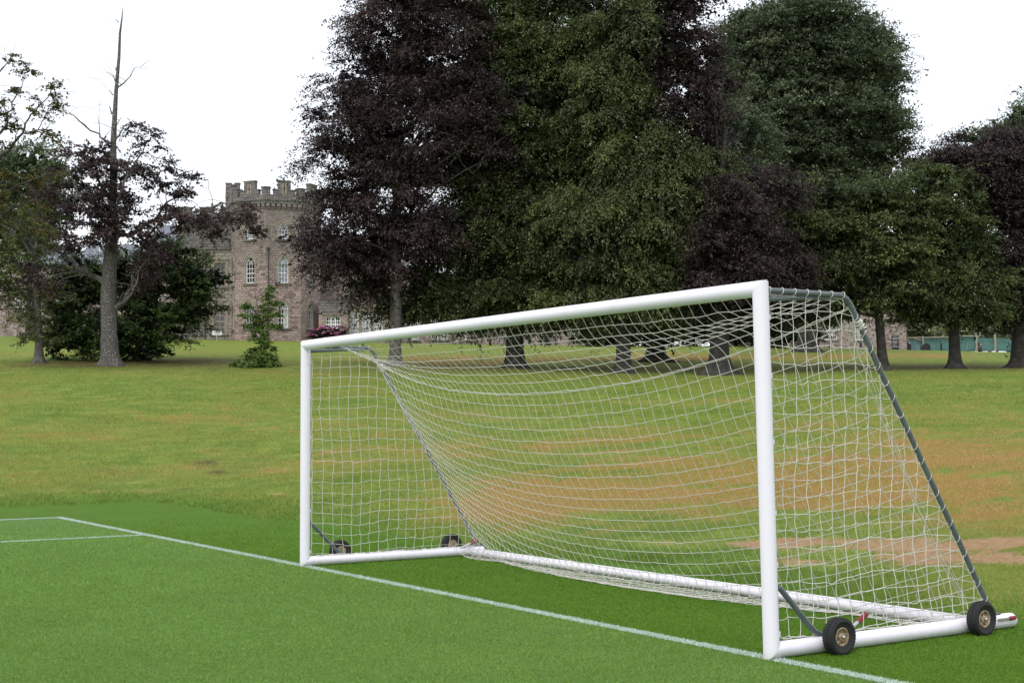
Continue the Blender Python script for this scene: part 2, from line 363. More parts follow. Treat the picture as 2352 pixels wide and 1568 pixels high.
M['sheet_pale'] = mat('pale_hoarding_sheet', (0.11, 0.21, 0.23), 0.6)
M['timber'] = mat('weathered_timber', (0.26, 0.23, 0.19), 0.85, vary=(6, (0.35, 0.32, 0.28), (0.4, 0.7)))
M['path'] = mat('pale_path', (0.50, 0.46, 0.43), 0.9, vary=(1.5, (0.58, 0.55, 0.52), (0.4, 0.7)))
M['sign_black'] = mat('black_sign_board', (0.010, 0.010, 0.011), 0.4)
M['sign_white'] = mat('white_sign_paint', (0.75, 0.75, 0.75), 0.5)
M['van'] = mat('white_van_paint', (0.78, 0.79, 0.82), 0.3)
M['grassblade'] = leaf_mat('grass_blade', (0.090, 0.190, 0.024), (0.285, 0.355, 0.066), (0.50, 0.33, 0.14), 0.35)
M['turfblade'] = leaf_mat('turf_blade', (0.135, 0.245, 0.034), (0.228, 0.390, 0.070), (0.37, 0.50, 0.17), 0.35)
M['turfblade2'] = leaf_mat('saturated_turf_blade', (0.085, 0.190, 0.010), (0.150, 0.290, 0.018), (0.24, 0.38, 0.045), 0.35)
M['paintblade'] = leaf_mat('painted_blade', (0.34, 0.46, 0.36), (0.64, 0.72, 0.68), (0.80, 0.84, 0.82), 0.2)

# ------------------------------------------------------------------ ground (one sheet to the horizon)
def vnoise(x, y, seed=0):
    xi, yi = np.floor(x).astype(np.int64), np.floor(y).astype(np.int64); fx, fy = x-xi, y-yi; fx = fx*fx*(3-2*fx); fy = fy*fy*(3-2*fy)
    hsh = lambda a, b: ((np.sin(a*127.1+b*311.7+seed*74.7)*43758.5453) % 1.0)
    return (hsh(xi, yi)*(1-fx)+hsh(xi+1, yi)*fx)*(1-fy)+(hsh(xi, yi+1)*(1-fx)+hsh(xi+1, yi+1)*fx)*fy
def fbm(x, y, o=5, seed=0):
    t = 0; a = 0.5; n = 0
    for k in range(o): t = t+a*vnoise(x*2**k+k*17.3, y*2**k-k*9.1, seed+k); n += a; a *= 0.58
    return t/n
def patches(U, V, x, y):
    blob = lambda u, v, ru, rv: np.exp(-(((U-u)/ru)**2+((V-v)/rv)**2))
    dry = 0.95*blob(1250, 1150, 330, 75)+0.6*blob(1500, 1080, 330, 50)+0.45*blob(1330, 1010, 500, 45)+0.75*blob(1900, 1110, 320, 50)+0.75*blob(2200, 1150, 260, 60) \
        + 0.5*blob(2150, 1020, 330, 50)+0.55*blob(2352, 1090, 260, 50)+0.30*blob(100, 990, 330, 30)+0.25*blob(350, 930, 400, 45)+0.2*blob(500, 1040, 400, 50) \
        + 0.55*blob(1300, 830, 420, 20)+0.35*blob(300, 850, 500, 9)+0.6*blob(1750, 822, 420, 10)+0.4*blob(1050, 825, 250, 9)+0.5*blob(2150, 822, 160, 8)+0.4*blob(60, 815, 120, 14)
    dry = dry-0.5*blob(1300, 905, 700, 22)-0.5*blob(560, 900, 260, 35)-0.5*blob(2000, 885, 500, 18)
    soil = 1.15*blob(2250, 1252, 450, 16)+1.1*blob(2000, 1292, 230, 16)+0.9*blob(2330, 1282, 200, 14)+0.5*blob(1700, 1245, 260, 14)+0.9*blob(650, 1130, 40, 4)+0.5*blob(330, 1118, 60, 4) \
        + 0.9*blob(1175, 917, 35, 3)+0.55*blob(240, 1120, 160, 7)+0.6*blob(2345, 1015, 50, 4)+0.6*blob(1890, 1090, 70, 9)+.45*blob(300, 1105, 80, 4)
    dark = 1.3*blob(475, 1060, 32, 8)+1.2*blob(502, 1080, 24, 6)+0.9*blob(250, 1075, 35, 4)+0.8*blob(420, 1118, 40, 4)+0.7*blob(560, 1068, 25, 3)+0.95*blob(1400, 848, 700, 8)+0.9*blob(2150, 850, 260, 9)+0.8*blob(480, 825, 120, 14)+0.9*blob(320, 833, 260, 9)+.8*blob(120, 832, 130, 8)  # torn turf on the bank, then brown soil and painted shade under trees
    dry = dry*(0.3+0.9*smooth(fbm(x*0.55, y*0.55, 6, 3), 0.25, 0.75)+0.8*smooth(fbm(x*2.6, y*2.6, 5, 13), 0.35, 0.7))+1.5*(fbm(x*0.20+5, y*0.20, 6, 8)-0.52)
    soil = soil*(0.45+1.1*smooth(fbm(x*1.4, y*1.4, 5, 5), 0.3, 0.65)); dark = dark*(0.5+0.9*fbm(x*1.2, y*1.2, 4, 9))
    return dry, soil, dark
def build_ground():
    Zs = np.concatenate([[-60, -20, -8, -2, 1], np.linspace(3, 30, 170), np.linspace(30.5, 90, 150), np.linspace(91, 160, 60), [180, 220, 300, 450, 700, 1100, 1800, 3000]])
    T = np.concatenate([[-3, -1.8, -1.0, -0.75, -0.6], np.linspace(-0.5, 0.5, 260), [0.6, 0.75, 1.0, 1.8, 3]])
    nz, nx = len(Zs), len(T)
    ZZ, TT = np.meshgrid(Zs, T, indexing='ij'); W = np.maximum(np.abs(ZZ), 14.0)
    XX = TT*W
    x = CAM[0]+FH[0]*ZZ+RH[0]*XX; y = CAM[1]+FH[1]*ZZ+RH[1]*XX; z = gh(x, y)
    idx = np.arange(nz*nx).reshape(nz, nx)
    F = np.stack([idx[:-1, :-1], idx[:-1, 1:], idx[1:, 1:], idx[1:, :-1]], -1).reshape(-1, 4)
    me = bpy.data.meshes.new('ground')
    me.from_pydata(np.stack([x, y, z], -1).reshape(-1, 3).tolist(), [], F.tolist())
    me.polygons.foreach_set('use_smooth', [True]*len(me.polygons)); me.materials.append(M['ground'])
    U = 1176+FPX*XX/np.maximum(ZZ, 2)
    # the row at which a ground point is seen, used only to lay out the worn patches and painted shade by eye
    Zc = np.maximum(ZZ, 2); V = 978-FPX*(z-CAM[2])/Zc
    dry, soil, dark = patches(U, V, x, y); ok = (ZZ > 2)
    ey = 2.85+0.12*np.sin(x*0.9)+0.08*np.sin(x*2.3+1); ex = -21.2-0.1*(y+4)+0.1*np.sin(y*1.3)
    edge = np.maximum(y-ey, ex-x)
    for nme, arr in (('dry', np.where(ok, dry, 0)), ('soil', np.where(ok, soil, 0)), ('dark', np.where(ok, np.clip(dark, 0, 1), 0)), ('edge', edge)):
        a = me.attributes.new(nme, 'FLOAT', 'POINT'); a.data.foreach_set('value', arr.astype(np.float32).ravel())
    me.update(); o = bpy.data.objects.new('ground', me); col.objects.link(o); tag(o, kind='structure')
build_ground()

# ------------------------------------------------------------------ painted pitch lines
def line_mat():
    m = bpy.data.materials.new('line_paint'); m.use_nodes = True; t = NT(m); pos = t.n('NewGeometry').outputs['Position']
    uv = t.n('TexCoord').outputs['UV']; sp = t.n('SeparateXYZ'); t.l(uv, sp.inputs[0])
    f = t.noise(pos, 110, 5, 0.75)
    edge = t.math('ABSOLUTE', t.math('SUBTRACT', sp.outputs[1], 0.5))      # 0 middle .. 0.5 edge
    k = t.math('ADD', t.math('MULTIPLY', edge, 1.1), t.math('MULTIPLY', t.math('SUBTRACT', f, 0.5), 1.1))
    a = t.step(k, 0.62, 0.40)
    c = t.mix(t.step(t.noise(pos, 60, 5, 0.7), 0.3, 0.7), (0.30, 0.43, 0.34), (0.56, 0.66, 0.62)); t.l(c, t.b.inputs['Base Color']); t.b.inputs['Roughness'].default_value = 0.9
    t.l(t.math('MULTIPLY', a, 0.9), t.b.inputs['Alpha']); return m
M['line'] = line_mat()
def line_strip(x0, y0, x1, y1, w=0.12):
    a, b = np.array([x0, y0]), np.array([x1, y1]); d = (b-a)/np.linalg.norm(b-a); n = np.array([-d[1], d[0]])*w/2; L = np.linalg.norm(b-a)
    mb = MB(); mb.add([(*(a-n), 0.004), (*(b-n), 0.004), (*(b+n), 0.004), (*(a+n), 0.004)], [(0, 1, 2, 3)], [[(0, 0), (L, 0), (L, 1), (0, 1)]])
    return mb.build('pitch_line', M['line'])
for a in ((-17.77, 0, 3.4, 0), (-12.94, -0.065, -12.94, -30), (-17.71, -0.065, -17.71, -30)):
    tag(line_strip(*a), kind='structure')

# ------------------------------------------------------------------ portable goal
GW = -7.44; TR = 0.0555; ZT = 2.4945
NX = lambda z: 0.024-0.050*z/2.5          # the near post leans a little
goal = empty('football_goal', (0.0, 0.0, 0.0), 'portable white football goal with sagging net standing on the pitch goal line', 'football goal')
def mitred(mb, a, b, r, ma, mb_, n=28, steps=1):
    a, b = np.array(a, float), np.array(b, float); t = (b-a)/np.linalg.norm(b-a)
    ref = np.array([0, 0, 1.]) if abs(t[2]) < 0.9 else np.array([0., 1, 0]); e1 = np.cross(t, ref); e1 /= np.linalg.norm(e1); e2 = np.cross(t, e1)
    vs = []
    for k in range(steps+1):
        c = a+(b-a)*k/steps
        for i in range(n):
            an = 2*math.pi*i/n; o = (e1*math.cos(an)+e2*math.sin(an))*r; p = c+o
            if k == 0: p = p+t*(o@np.array(ma, float))
            if k == steps: p = p+t*(o@np.array(mb_, float))
            vs.append(p)
    fs = [(k*n+i, k*n+(i+1) % n, (k+1)*n+(i+1) % n, (k+1)*n+i) for k in range(steps) for i in range(n)]
    m_ = len(vs); vs += vs[:n]+vs[steps*n:(steps+1)*n]; fs += [tuple(m_+i for i in range(n-1, -1, -1)), tuple(m_+n+i for i in range(n))]
    mb.add(vs, fs)
def shade(o):
    me = o.data
    me.polygons.foreach_set('use_smooth', [len(p.vertices) <= 4 for p in me.polygons]); return o
for x0, x1, sg in ((NX(0), NX(2.5), 1), (GW, GW, -1)):
    mb = MB(); mitred(mb, (x0, 0, TR), (x1, 0, ZT), TR, (0, 1, 0), (sg, 0, 0), steps=6); shade(mb.build('post', M['white'], goal))
mb = MB(); mitred(mb, (GW, 0, ZT), (NX(2.5), 0, ZT), TR, (0, 0, -1), (0, 0, 1), steps=10); shade(mb.build('crossbar', M['white'], goal))
for x0, y1 in ((NX(0), 2.50), (GW, 2.33)):
    mb = MB(); mitred(mb, (x0, 0, TR), (x0, y1, TR), TR, (0, 0, 1), (0, 0, 0), steps=4)
    sb = shade(mb.build('side_bar', M['white'], goal))
    mb = MB(); mb.lathe((x0, y1, TR), (0, 1, 0), [(TR-0.0005, 0.0005), (TR*0.97, 0.018), (TR*0.8, 0.036), (TR*0.45, 0.048), (0.001, 0.052)], 24)
    mb.build('end_cap', M['white'], sb, smooth_=True)
mb = MB(); mitred(mb, (GW+TR*0.9, 2.16, TR-0.004), (NX(0)-TR*0.9, 2.16, TR-0.004), 0.051, (0, 0, 0), (0, 0, 0), steps=8); shade(mb.build('back_bar', M['white'], goal))
STN = [(0.05, 2.485), (0.4, 2.487), (0.78, 2.485), (0.835, 2.462), (0.875, 2.42), (0.905, 2.37), (2.30, 0.115)]
for x in (0.0, GW):
    xs = [NX(z) if x == 0 else x for _, z in STN]
    mb = MB(); mb.tube([(xx, y, z) for xx, (y, z) in zip(xs, STN)], 0.0205, 14)
    st = mb.build('stanchion', M['grey_tube'], goal, smooth_=True)
    mb = MB(); mb.tube([(xs[0], 0.05, 2.425), (xs[0]-0.02 if x == 0 else x+0.02, 0.45, 2.455), (xs[0]-(0.02 if x == 0 else -0.02), 0.74, 2.463)], 0.018, 12); mb.build('stay', M['grey_tube'], goal, smooth_=True)
    mb = MB(); bx = NX(0.3) if x == 0 else x; mb.tube([(bx, 0.045, 0.485), (bx, 0.10, 0.455), (bx, 0.40, 0.155), (bx, 0.47, 0.122)], 0.020, 12); mb.build('brace', M['grey_tube'], goal, smooth_=True)
    mb = MB(); mb.box((bx, 2.31, 0.116), (0.05, 0.12, 0.012)); mb.tube([(bx, 2.33, 0.10), (bx, 2.33, 0.14)], 0.012, 6); mb.build('foot_plate', M['grey_tube'], goal)
# wheels on the outside of each side bar
def wheel(x, y, z, s):
    mb = MB(); R_, w = 0.127, 0.045
    prof = [(0.062, -0.028), (0.085, -0.036), (0.105, -w), (0.118, -w*0.9), (0.1235, -w*0.6), (0.125, 0), (0.1235, w*0.6), (0.118, w*0.9), (0.105, w), (0.085, 0.036), (0.062, 0.028)]
    mb.lathe((x, y, z), (1, 0, 0), prof, 48)
    for k in range(34):
        for side in (-1, 0, 1):
            a = 2*math.pi*(k+(0.5 if side == 0 else 0))/34; rr = 0.1255 if side == 0 else 0.121; c = (x+side*0.027, y+math.cos(a)*rr, z+math.sin(a)*rr)
            mb.box(c, (0.021, 0.014, 0.008), Y=(0, -math.sin(a), math.cos(a)), Zv=(0, math.cos(a), math.sin(a)))
    ty = mb.build('wheel', M['rubber'], goal, smooth_=False)
    mb = MB(); mb.lathe((x, y, z), (s, 0, 0), [(0.064, 0.012), (0.064, 0.030), (0.058, 0.033), (0.053, 0.024), (0.050, 0.006), (0.030, 0.008), (0.026, 0.028), (0.016, 0.030), (0.001, 0.030)], 32)
    for k in range(5):
        a = 2*math.pi*k/5+0.3; mb.box((x+s*0.012, y+math.cos(a)*0.040, z+math.sin(a)*0.040), (0.014, 0.024, 0.013), Y=(0, math.cos(a), math.sin(a)), Zv=(0, -math.sin(a), math.cos(a)))
    mb.lathe((x, y, z), (-s, 0, 0), [(0.064, 0.012), (0.058, 0.033), (0.020, 0.02), (0.001, 0.02)], 24)
    mb.build('rim', M['rim'], ty)
    mb = MB(); mb.lathe((x, y, z), (s, 0, 0), [(0.013, -0.06), (0.013, 0.046), (0.010, 0.052), (0.001, 0.055)], 16); mb.build('axle', M['steel'], ty, smooth_=True)
for y in (0.505, 2.00):
    wheel(0.155, y, 0.122, 1); wheel(GW-0.135, y, 0.135, -1)
for sx, x in ((-1, NX(0)-0.075), (1, GW+0.03)):
    for y0, (dy, dz) in ((0.78, (0.22, 0.12)),) if sx == -1 else ((2.02, (0.24, 0.10)),):
        a = np.array((x, y0, 0.09)); d = np.array((0, dy, dz))
        mb = MB(); mb.tube([a, a+d*0.62], 0.014, 10); lv = mb.build('lever', M['steel'], goal, smooth_=True)
        mb = MB(); mb.tube([a+d*0.60, a+d*1.0, a+d*1.03], [0.0185, 0.0185, 0.010], 12); mb.build('grip', M['red'], lv, smooth_=True)
mb = MB(); mb.box((NX(0)+0.058, 2.36, 0.078), (0.010, 0.16, 0.024)); lv = mb.build('lever', M['steel'], goal, bevel=0.002)
mb = MB(); mb.tube([(NX(0)+0.058, 2.41, 0.080), (NX(0)+0.058, 2.425, 0.080), (NX(0)+0.056, 2.49, 0.082), (NX(0)+0.054, 2.50, 0.082)], [0.008, 0.016, 0.016, 0.008], 10); mb.build('grip', M['red'], lv, smooth_=True)

# net: the roof and back are one hanging sheet, relaxed under gravity
CELL = 0.12
def arc_pts(path, n):
    path = np.array(path, float); seg = np.linalg.norm(np.diff(path, axis=0), axis=1); s = np.concatenate([[0], np.cumsum(seg)])
    q = np.linspace(0, s[-1], n) if np.isscalar(n) else np.asarray(n)*s[-1]
    return np.stack([np.interp(q, s, path[:, k]) for k in range(3)], -1)
def simulate():
    NC, NR, NT_, NS = 61, 36, 7, 23
    X = np.zeros((NR+1, NC+1, 3)); cols_ = np.arange(NC+1)
    xr = -np.minimum(cols_*(7.40/NC), 6.62)-np.maximum(cols_-55, 0)*0.012
    near = np.array([(NX(z)-0.01, y, z) for y, z in [(0.05, 2.455), (0.4, 2.45), (0.76, 2.45), (0.86, 2.40), (0.885, 2.35), (2.26, 0.13), (2.18, 0.11)]])
    far = np.array([(xr[-1], 0.05, 2.455), (GW+0.04, 0.885, 2.33), (GW+0.02, 2.26, 0.13), (GW+0.02, 2.18, 0.11)])
    def edge(path, kt):
        path = list(path); a = arc_pts(path[:kt+1], NT_+1); b = arc_pts(path[kt:-1], NS+1); e_ = path[-2]; f_ = path[-1]; k = NR-NT_-NS
        mid = e_+np.array([0, -0.12*k/2, -0.03]); c = arc_pts([e_, mid, f_], k+1); return np.concatenate([a, b[1:], c[1:]])
    en, ef = edge(near, 3), edge(far, 1)
    for j in range(NR+1):
        w = (cols_/NC)[:, None]; X[j] = en[j]*(1-w)+ef[j]*w
    X[0] = np.stack([xr, np.full(NC+1, 0.052), np.full(NC+1, 2.455)], -1)
    X[-1] = np.stack([np.linspace(-0.06, GW+0.06, NC+1), np.full(NC+1, 2.12), np.full(NC+1, 0.10)], -1)
    pin = np.zeros((NR+1, NC+1), bool); pin[0] = pin[-1] = True; pin[:, 0] = pin[:, -1] = True
    w = np.where(pin, 0.0, 1.0); V = X.copy(); r = np.random.RandomState(3)
    Lh = np.full((NR+1, NC), 7.44/NC*1.004); Lh[NT_+2:] *= 1.012; Lh[NT_] = 7.44/NC*0.984; Lh[NT_-1] *= 0.996
    for j in range(NT_): Lh[j, 54:] = np.linspace(0.016, 0.09, NT_)[j]
    Lv = np.full((NR, NC+1), CELL); Lv[NT_:] = 0.122
    Lh *= 1+r.randn(*Lh.shape)*0.012; Lv *= 1+r.randn(*Lv.shape)*0.012
    X[1:-1, 1:-1, 1] -= 0.12*np.sin(np.pi*(cols_[1:-1]/NC))[None, :]
    lay = NT_+19; ft = 2.10-0.56*np.sin(np.pi*(cols_/NC))**0.8
    for j in range(lay, NR):
        q = (j-lay)/(NR-lay); X[j, 1:-1, 1] = (ft+(2.10-ft)*q)[1:-1]+r.randn(NC-1)*0.012; X[j, 1:-1, 2] = 0.012
    for j in range(NT_+1, lay): X[j, 1:-1] = X[NT_, 1:-1]*(1-(j-NT_)/(lay-NT_))+X[lay, 1:-1]*((j-NT_)/(lay-NT_))
    prev = X.copy()
    for it in range(1300):
        v = (X-prev)*0.96; prev = X.copy(); X = X+v*w[..., None]; X[..., 2] -= (0.0003 if it < 500 else 0.00006)*w
        for rep in range(8):
            for ax, L in ((1, Lh), (0, Lv)):
                for par in (0, 1):
                    if ax == 1: A = X[:, par:-1:2]; B = X[:, par+1::2]; wa = w[:, par:-1:2]; wb = w[:, par+1::2]; l = L[:, par::2]
                    else: A = X[par:-1:2]; B = X[par+1::2]; wa = w[par:-1:2]; wb = w[par+1::2]; l = L[par::2]
                    d = B-A; n = np.linalg.norm(d, axis=-1)+1e-9; c = np.where(n > l, (n-l)/n, 0)/np.maximum(wa+wb, 1e-9)
                    A += d*(c*wa)[..., None]; B -= d*(c*wb)[..., None]
        on = (X[..., 2] < 0.014) & (w > 0); X[..., 2] = np.where(on, 0.012, X[..., 2]); X[..., :2] = np.where(on[..., None], X[..., :2]*0.02+prev[..., :2]*0.98, X[..., :2])
        low = (X[..., 2] < 0.16) & (w > 0); X[..., 1] = np.where(low, np.minimum(X[..., 1], 2.10), X[..., 1])
    return X, NT_
NETX, NTOP = simulate()
def strand(mb, pts, rest=None, r=0.0027, rr=random.Random(5), sub=3, wob=0.003):
    """cord through the knots; slack lengths hang and kink"""
    q = [pts[0]]
    for k in range(len(pts)-1):
        a, b = np.array(pts[k]), np.array(pts[k+1]); d = np.linalg.norm(b-a)
        sl = 0.0 if rest is None else math.sqrt(max(rest*rest-d*d, 0))*0.32
        sl = min(sl, 0.035); off = np.array([rr.gauss(0, wob), rr.gauss(0, wob), rr.gauss(0, wob)])
        off[2] -= sl*0.7; off[0] += rr.choice((-1, 1))*sl*0.5*(rr.random()); off[1] += rr.choice((-1, 1))*sl*0.5*rr.random()
        for s in range(1, sub):
            t = s/sub; p = a+(b-a)*t+off*math.sin(math.pi*t); p[2] = max(p[2], 0.008); q.append(p)
        q.append(b)
    mb.tube(q, r, 4, cap=False)
def knot(mb, p, s=0.0058):
    p = np.array(p); o = [p+np.array(d)*s for d in ((1, 0, 0), (-1, 0, 0), (0, 1, 0), (0, -1, 0), (0, 0, 1), (0, 0, -1))]
    mb.add(o, [(0, 2, 4), (2, 1, 4), (1, 3, 4), (3, 0, 4), (2, 0, 5), (1, 2, 5), (3, 1, 5), (0, 3, 5)])
mb = MB()
for j in range(1, NETX.shape[0]): strand(mb, NETX[j], CELL, 0.0036 if j == NTOP else 0.0027)
strand(mb, NETX[NTOP]-np.array([0, 0, 0.010]), CELL, 0.0030)
for i in range(NETX.shape[1]): strand(mb, NETX[:, i], CELL)
for j in range(NETX.shape[0]):
    for i in range(NETX.shape[1]): knot(mb, NETX[j, i])
mb.build('back_net', M['net'], goal)

def side_net(x0, seed, top_pull):
    rr = np.random.RandomState(seed); mb = MB(); ny, nz = 20, 21
    ys = 0.075+CELL*np.arange(ny); zs = 0.135+0.1165*np.arange(nz)
    ph = rr.rand(6)*6.28
    lane = lambda z: np.interp(z, [0.115, 2.37, 2.42, 2.462, 2.485], [2.30, 0.905, 0.875, 0.835, 0.79])
    top = lambda y: np.interp(y, [0.79, 0.835, 0.875, 0.905, 2.30], [2.47, 2.455, 2.415, 2.36, 0.115])
    jit = rr.randn(ny+2, nz+2, 3)*0.005
    def disp(y, z, i, j):
        s = np.clip((lane(z)-y)/0.3, 0, 1)*np.clip(y/0.25, 0, 1); sg = 1 if x0 == 0 else 1
        dx = (-0.05 if x0 == 0 else 0.05)*math.sin(math.pi*min(max(z/2.4, 0), 1))*s
        dz = (-0.020*math.sin(y*3.0)*s*math.cos(z*1.2+ph[0])-0.012*math.sin(y*7+ph[1]+z)*s)+0.018*s*math.sin(z*2.3+ph[2])
        dy = 0.022*math.sin(z*2.1+ph[3])*s+0.014*math.sin(z*5.3+ph[4]+y*2)*s
        q = jit[i, j]*min(1, s+0.3)
        return dx+q[0]*0.8, dy+q[1], dz+q[2]
    def pt(y, z, i, j):
        dx, dy, dz = disp(y, z, i, j); xb = NX(z) if x0 == 0 else x0
        return np.array([xb+dx, y+dy, z+dz])
    rows = []
    for j, z in enumerate(zs):
        L = [np.array([(NX(z) if x0 == 0 else x0), 0.052, z+rr.randn()*0.01])]
        for i, y in enumerate(ys):
            if y < lane(z)-0.035: L.append(pt(y, z, i, j))
        ye = lane(min(z, 2.47)); L.append(np.array([(NX(z) if x0 == 0 else x0), ye, z-0.012])); strand(mb, L, 0.121)
        for p in L[1:-1]: knot(mb, p)
        # cord turned round the stanchion
        c = L[-1]; 
        if z < 2.4:
            ax = np.array([0, 0.52, -0.855]); e1 = np.array([1., 0, 0]); e2 = np.cross(ax, e1)
            tilt = rr.randn()*0.4
            ring = [c+(e1*math.cos(a)+e2*math.sin(a))*0.0245+ax*0.02*math.sin(a+tilt) for a in np.linspace(0, 2*math.pi, 11)]
            mb.tube(ring, 0.0027, 4, cap=False)
    for i, y in enumerate(ys):
        zt = top(max(y, 0.79)); L = [pt(y, z, i, j) for j, z in enumerate(zs) if y < lane(z)-0.035 and z < zt-0.02]
        xb0 = NX(0) if x0 == 0 else x0
        L = [np.array([xb0, y+rr.randn()*0.01, 0.112])]+L+[np.array([NX(zt) if x0 == 0 else x0, y, zt])]; strand(mb, L, 0.121)
        if y < 0.8:
            c = L[-1]; c = np.array([c[0], c[1], 2.486]); mb.tube([c+np.array([math.cos(a)*0.0245, 0.008*math.sin(a), math.sin(a)*0.0245]) for a in np.linspace(0, 2*math.pi, 11)], 0.0030, 4, cap=False)
    # lacing cords: along the post, along the bar, and the loose cord that follows the stanchion
    xb0 = NX(0)-0.03 if x0 == 0 else x0+0.03
    strand(mb, [np.array([xb0+(NX(z)-NX(0) if x0 == 0 else 0), 0.068+rr.randn()*0.006, z]) for z in np.arange(0.14, 2.44, 0.115)], 0.122, 0.0032)
    strand(mb, [np.array([xb0, y, 0.113+rr.rand()*0.012]) for y in np.arange(0.13, 2.2, 0.1)], 0.104, 0.0045)
    if x0 == 0:
        for w_ in range(3):
            strand(mb, [np.array([NX(z)-0.03-0.02*w_, lane(z)-0.16-0.08*math.sin(z*2.2)+rr.randn()*0.012, z]) for z in np.arange(0.2, 2.40, 0.10)], 0.115, 0.0030, sub=3)
    return mb.build('side_net', M['net'], goal)
side_net(0.0, 4, True); side_net(GW, 9, False)
# the hitch of cord wound round each stanchion below its bend
for x0, c0 in ((0.0, (0.955, 2.29)), (GW, (0.965, 2.27))):
    mb = MB(); ax = np.array([0, 0.52, -0.855]); e1 = np.array([1., 0, 0]); e2 = np.cross(ax, e1); xb = NX(2.3) if x0 == 0 else GW
    pts = [np.array([xb, *c0])+(e1*math.cos(a)+e2*math.sin(a))*(0.029+0.004*math.sin(a*0.7))+ax*(a/(2*math.pi)*0.009-0.03+0.004*math.sin(a*1.3)) for a in np.linspace(0, 2*math.pi*8, 100)]
    mb.tube(pts, 0.0045, 5, cap=False); mb.build('hitch', M['net'], goal)
# little white hooks that hold the net on the posts and the crossbar
for z in (0.16, 0.62, 0.97, 1.45, 1.9, 2.3):
    for x in (NX(z)+0.006, GW-0.006):
        mb = MB(); mb.box((x, 0.062, z), (0.02, 0.022, 0.035)); mb.build('net_hook', M['white'], goal)

# ------------------------------------------------------------------ the castle
K = lambda Z: Z/FPX
castle = empty('castle', G(631, 134.4), 'red sandstone castle with a battlemented octagonal tower and long wings behind the trees', 'castle')
def prof(xc, w, z0, z1, arch, n=7):
    """outline of an opening; arch = 0 square head, else rise as a share of the width"""
    if not arch: return [(xc-w/2, z0), (xc+w/2, z0), (xc+w/2, z1), (xc-w/2, z1)]
    rise = arch*w; zs = z1-rise; c = (rise*rise-(w/2)**2)/w if rise > w/2 else 0.0
    Rr = w/2+c; a1 = math.acos(min(1, c/Rr)); pts = [(xc-w/2, z0), (xc+w/2, z0)]
    sc_ = rise/(Rr*math.sin(a1))
    R_ = [(xc-c+Rr*math.cos(a1*k/n), zs+Rr*math.sin(a1*k/n)*sc_) for k in range(n+1)]
    L_ = [(2*xc-x, z) for x, z in reversed(R_[:-1])]
    return pts+R_+L_
def face_with_holes(mb, T, x0, x1, z0, z1, holes, u0=0.0, reveal=0.22):
    bm = bmesh.new(); ed = []
    for lp in [[(x0, z0), (x1, z0), (x1, z1), (x0, z1)]]+holes:
        vs = [bm.verts.new((x, 0, z)) for x, z in lp]
        for i in range(len(vs)): ed.append(bm.edges.new((vs[i], vs[(i+1) % len(vs)])))
    bmesh.ops.triangle_fill(bm, use_beauty=True, use_dissolve=False, edges=ed)
    bm.verts.index_update()
    co = [v.co.copy() for v in bm.verts]
    mb.add([T(c.x, c.z, 0.0) for c in co], [tuple(v.index for v in f.verts) for f in bm.faces], [[(v.co.x+u0, v.co.z) for v in f.verts] for f in bm.faces])
    bm.free()
    for lp in holes:
        n = len(lp); vs = [T(x, z, 0) for x, z in lp]+[T(x, z, -reveal) for x, z in lp]
        mb.add(vs, [(i, (i+1) % n, n+(i+1) % n, n+i) for i in range(n)], [[(lp[i][0]+u0, lp[i][1])]*4 for i in range(n)])
def ring(mb, T, a, b, d0, d1):
    n = len(a); vs = [T(*p, d1) for p in a]+[T(*p, d1) for p in b]+[T(*p, d0) for p in a]+[T(*p, d0) for p in b]
    fs = []
    for i in range(n):
        j = (i+1) % n; fs += [(i, j, n+j, n+i), (n+i, n+j, 3*n+j, 3*n+i), (i, j, 2*n+j, 2*n+i)]
    mb.add(vs, fs)
def bar(mb, T, x0, z0, x1, z1, w, d0, d1):
    L = math.hypot(x1-x0, z1-z0); nx, nz = -(z1-z0)/L*w/2, (x1-x0)/L*w/2
    q = [(x0-nx, z0-nz), (x1-nx, z1-nz), (x1+nx, z1+nz), (x0+nx, z0+nz)]
    vs = [T(*p, d0) for p in q]+[T(*p, d1) for p in q]
    mb.add(vs, [(4, 5, 6, 7), (0, 1, 5, 4), (1, 2, 6, 5), (2, 3, 7, 6), (3, 0, 4, 7)])
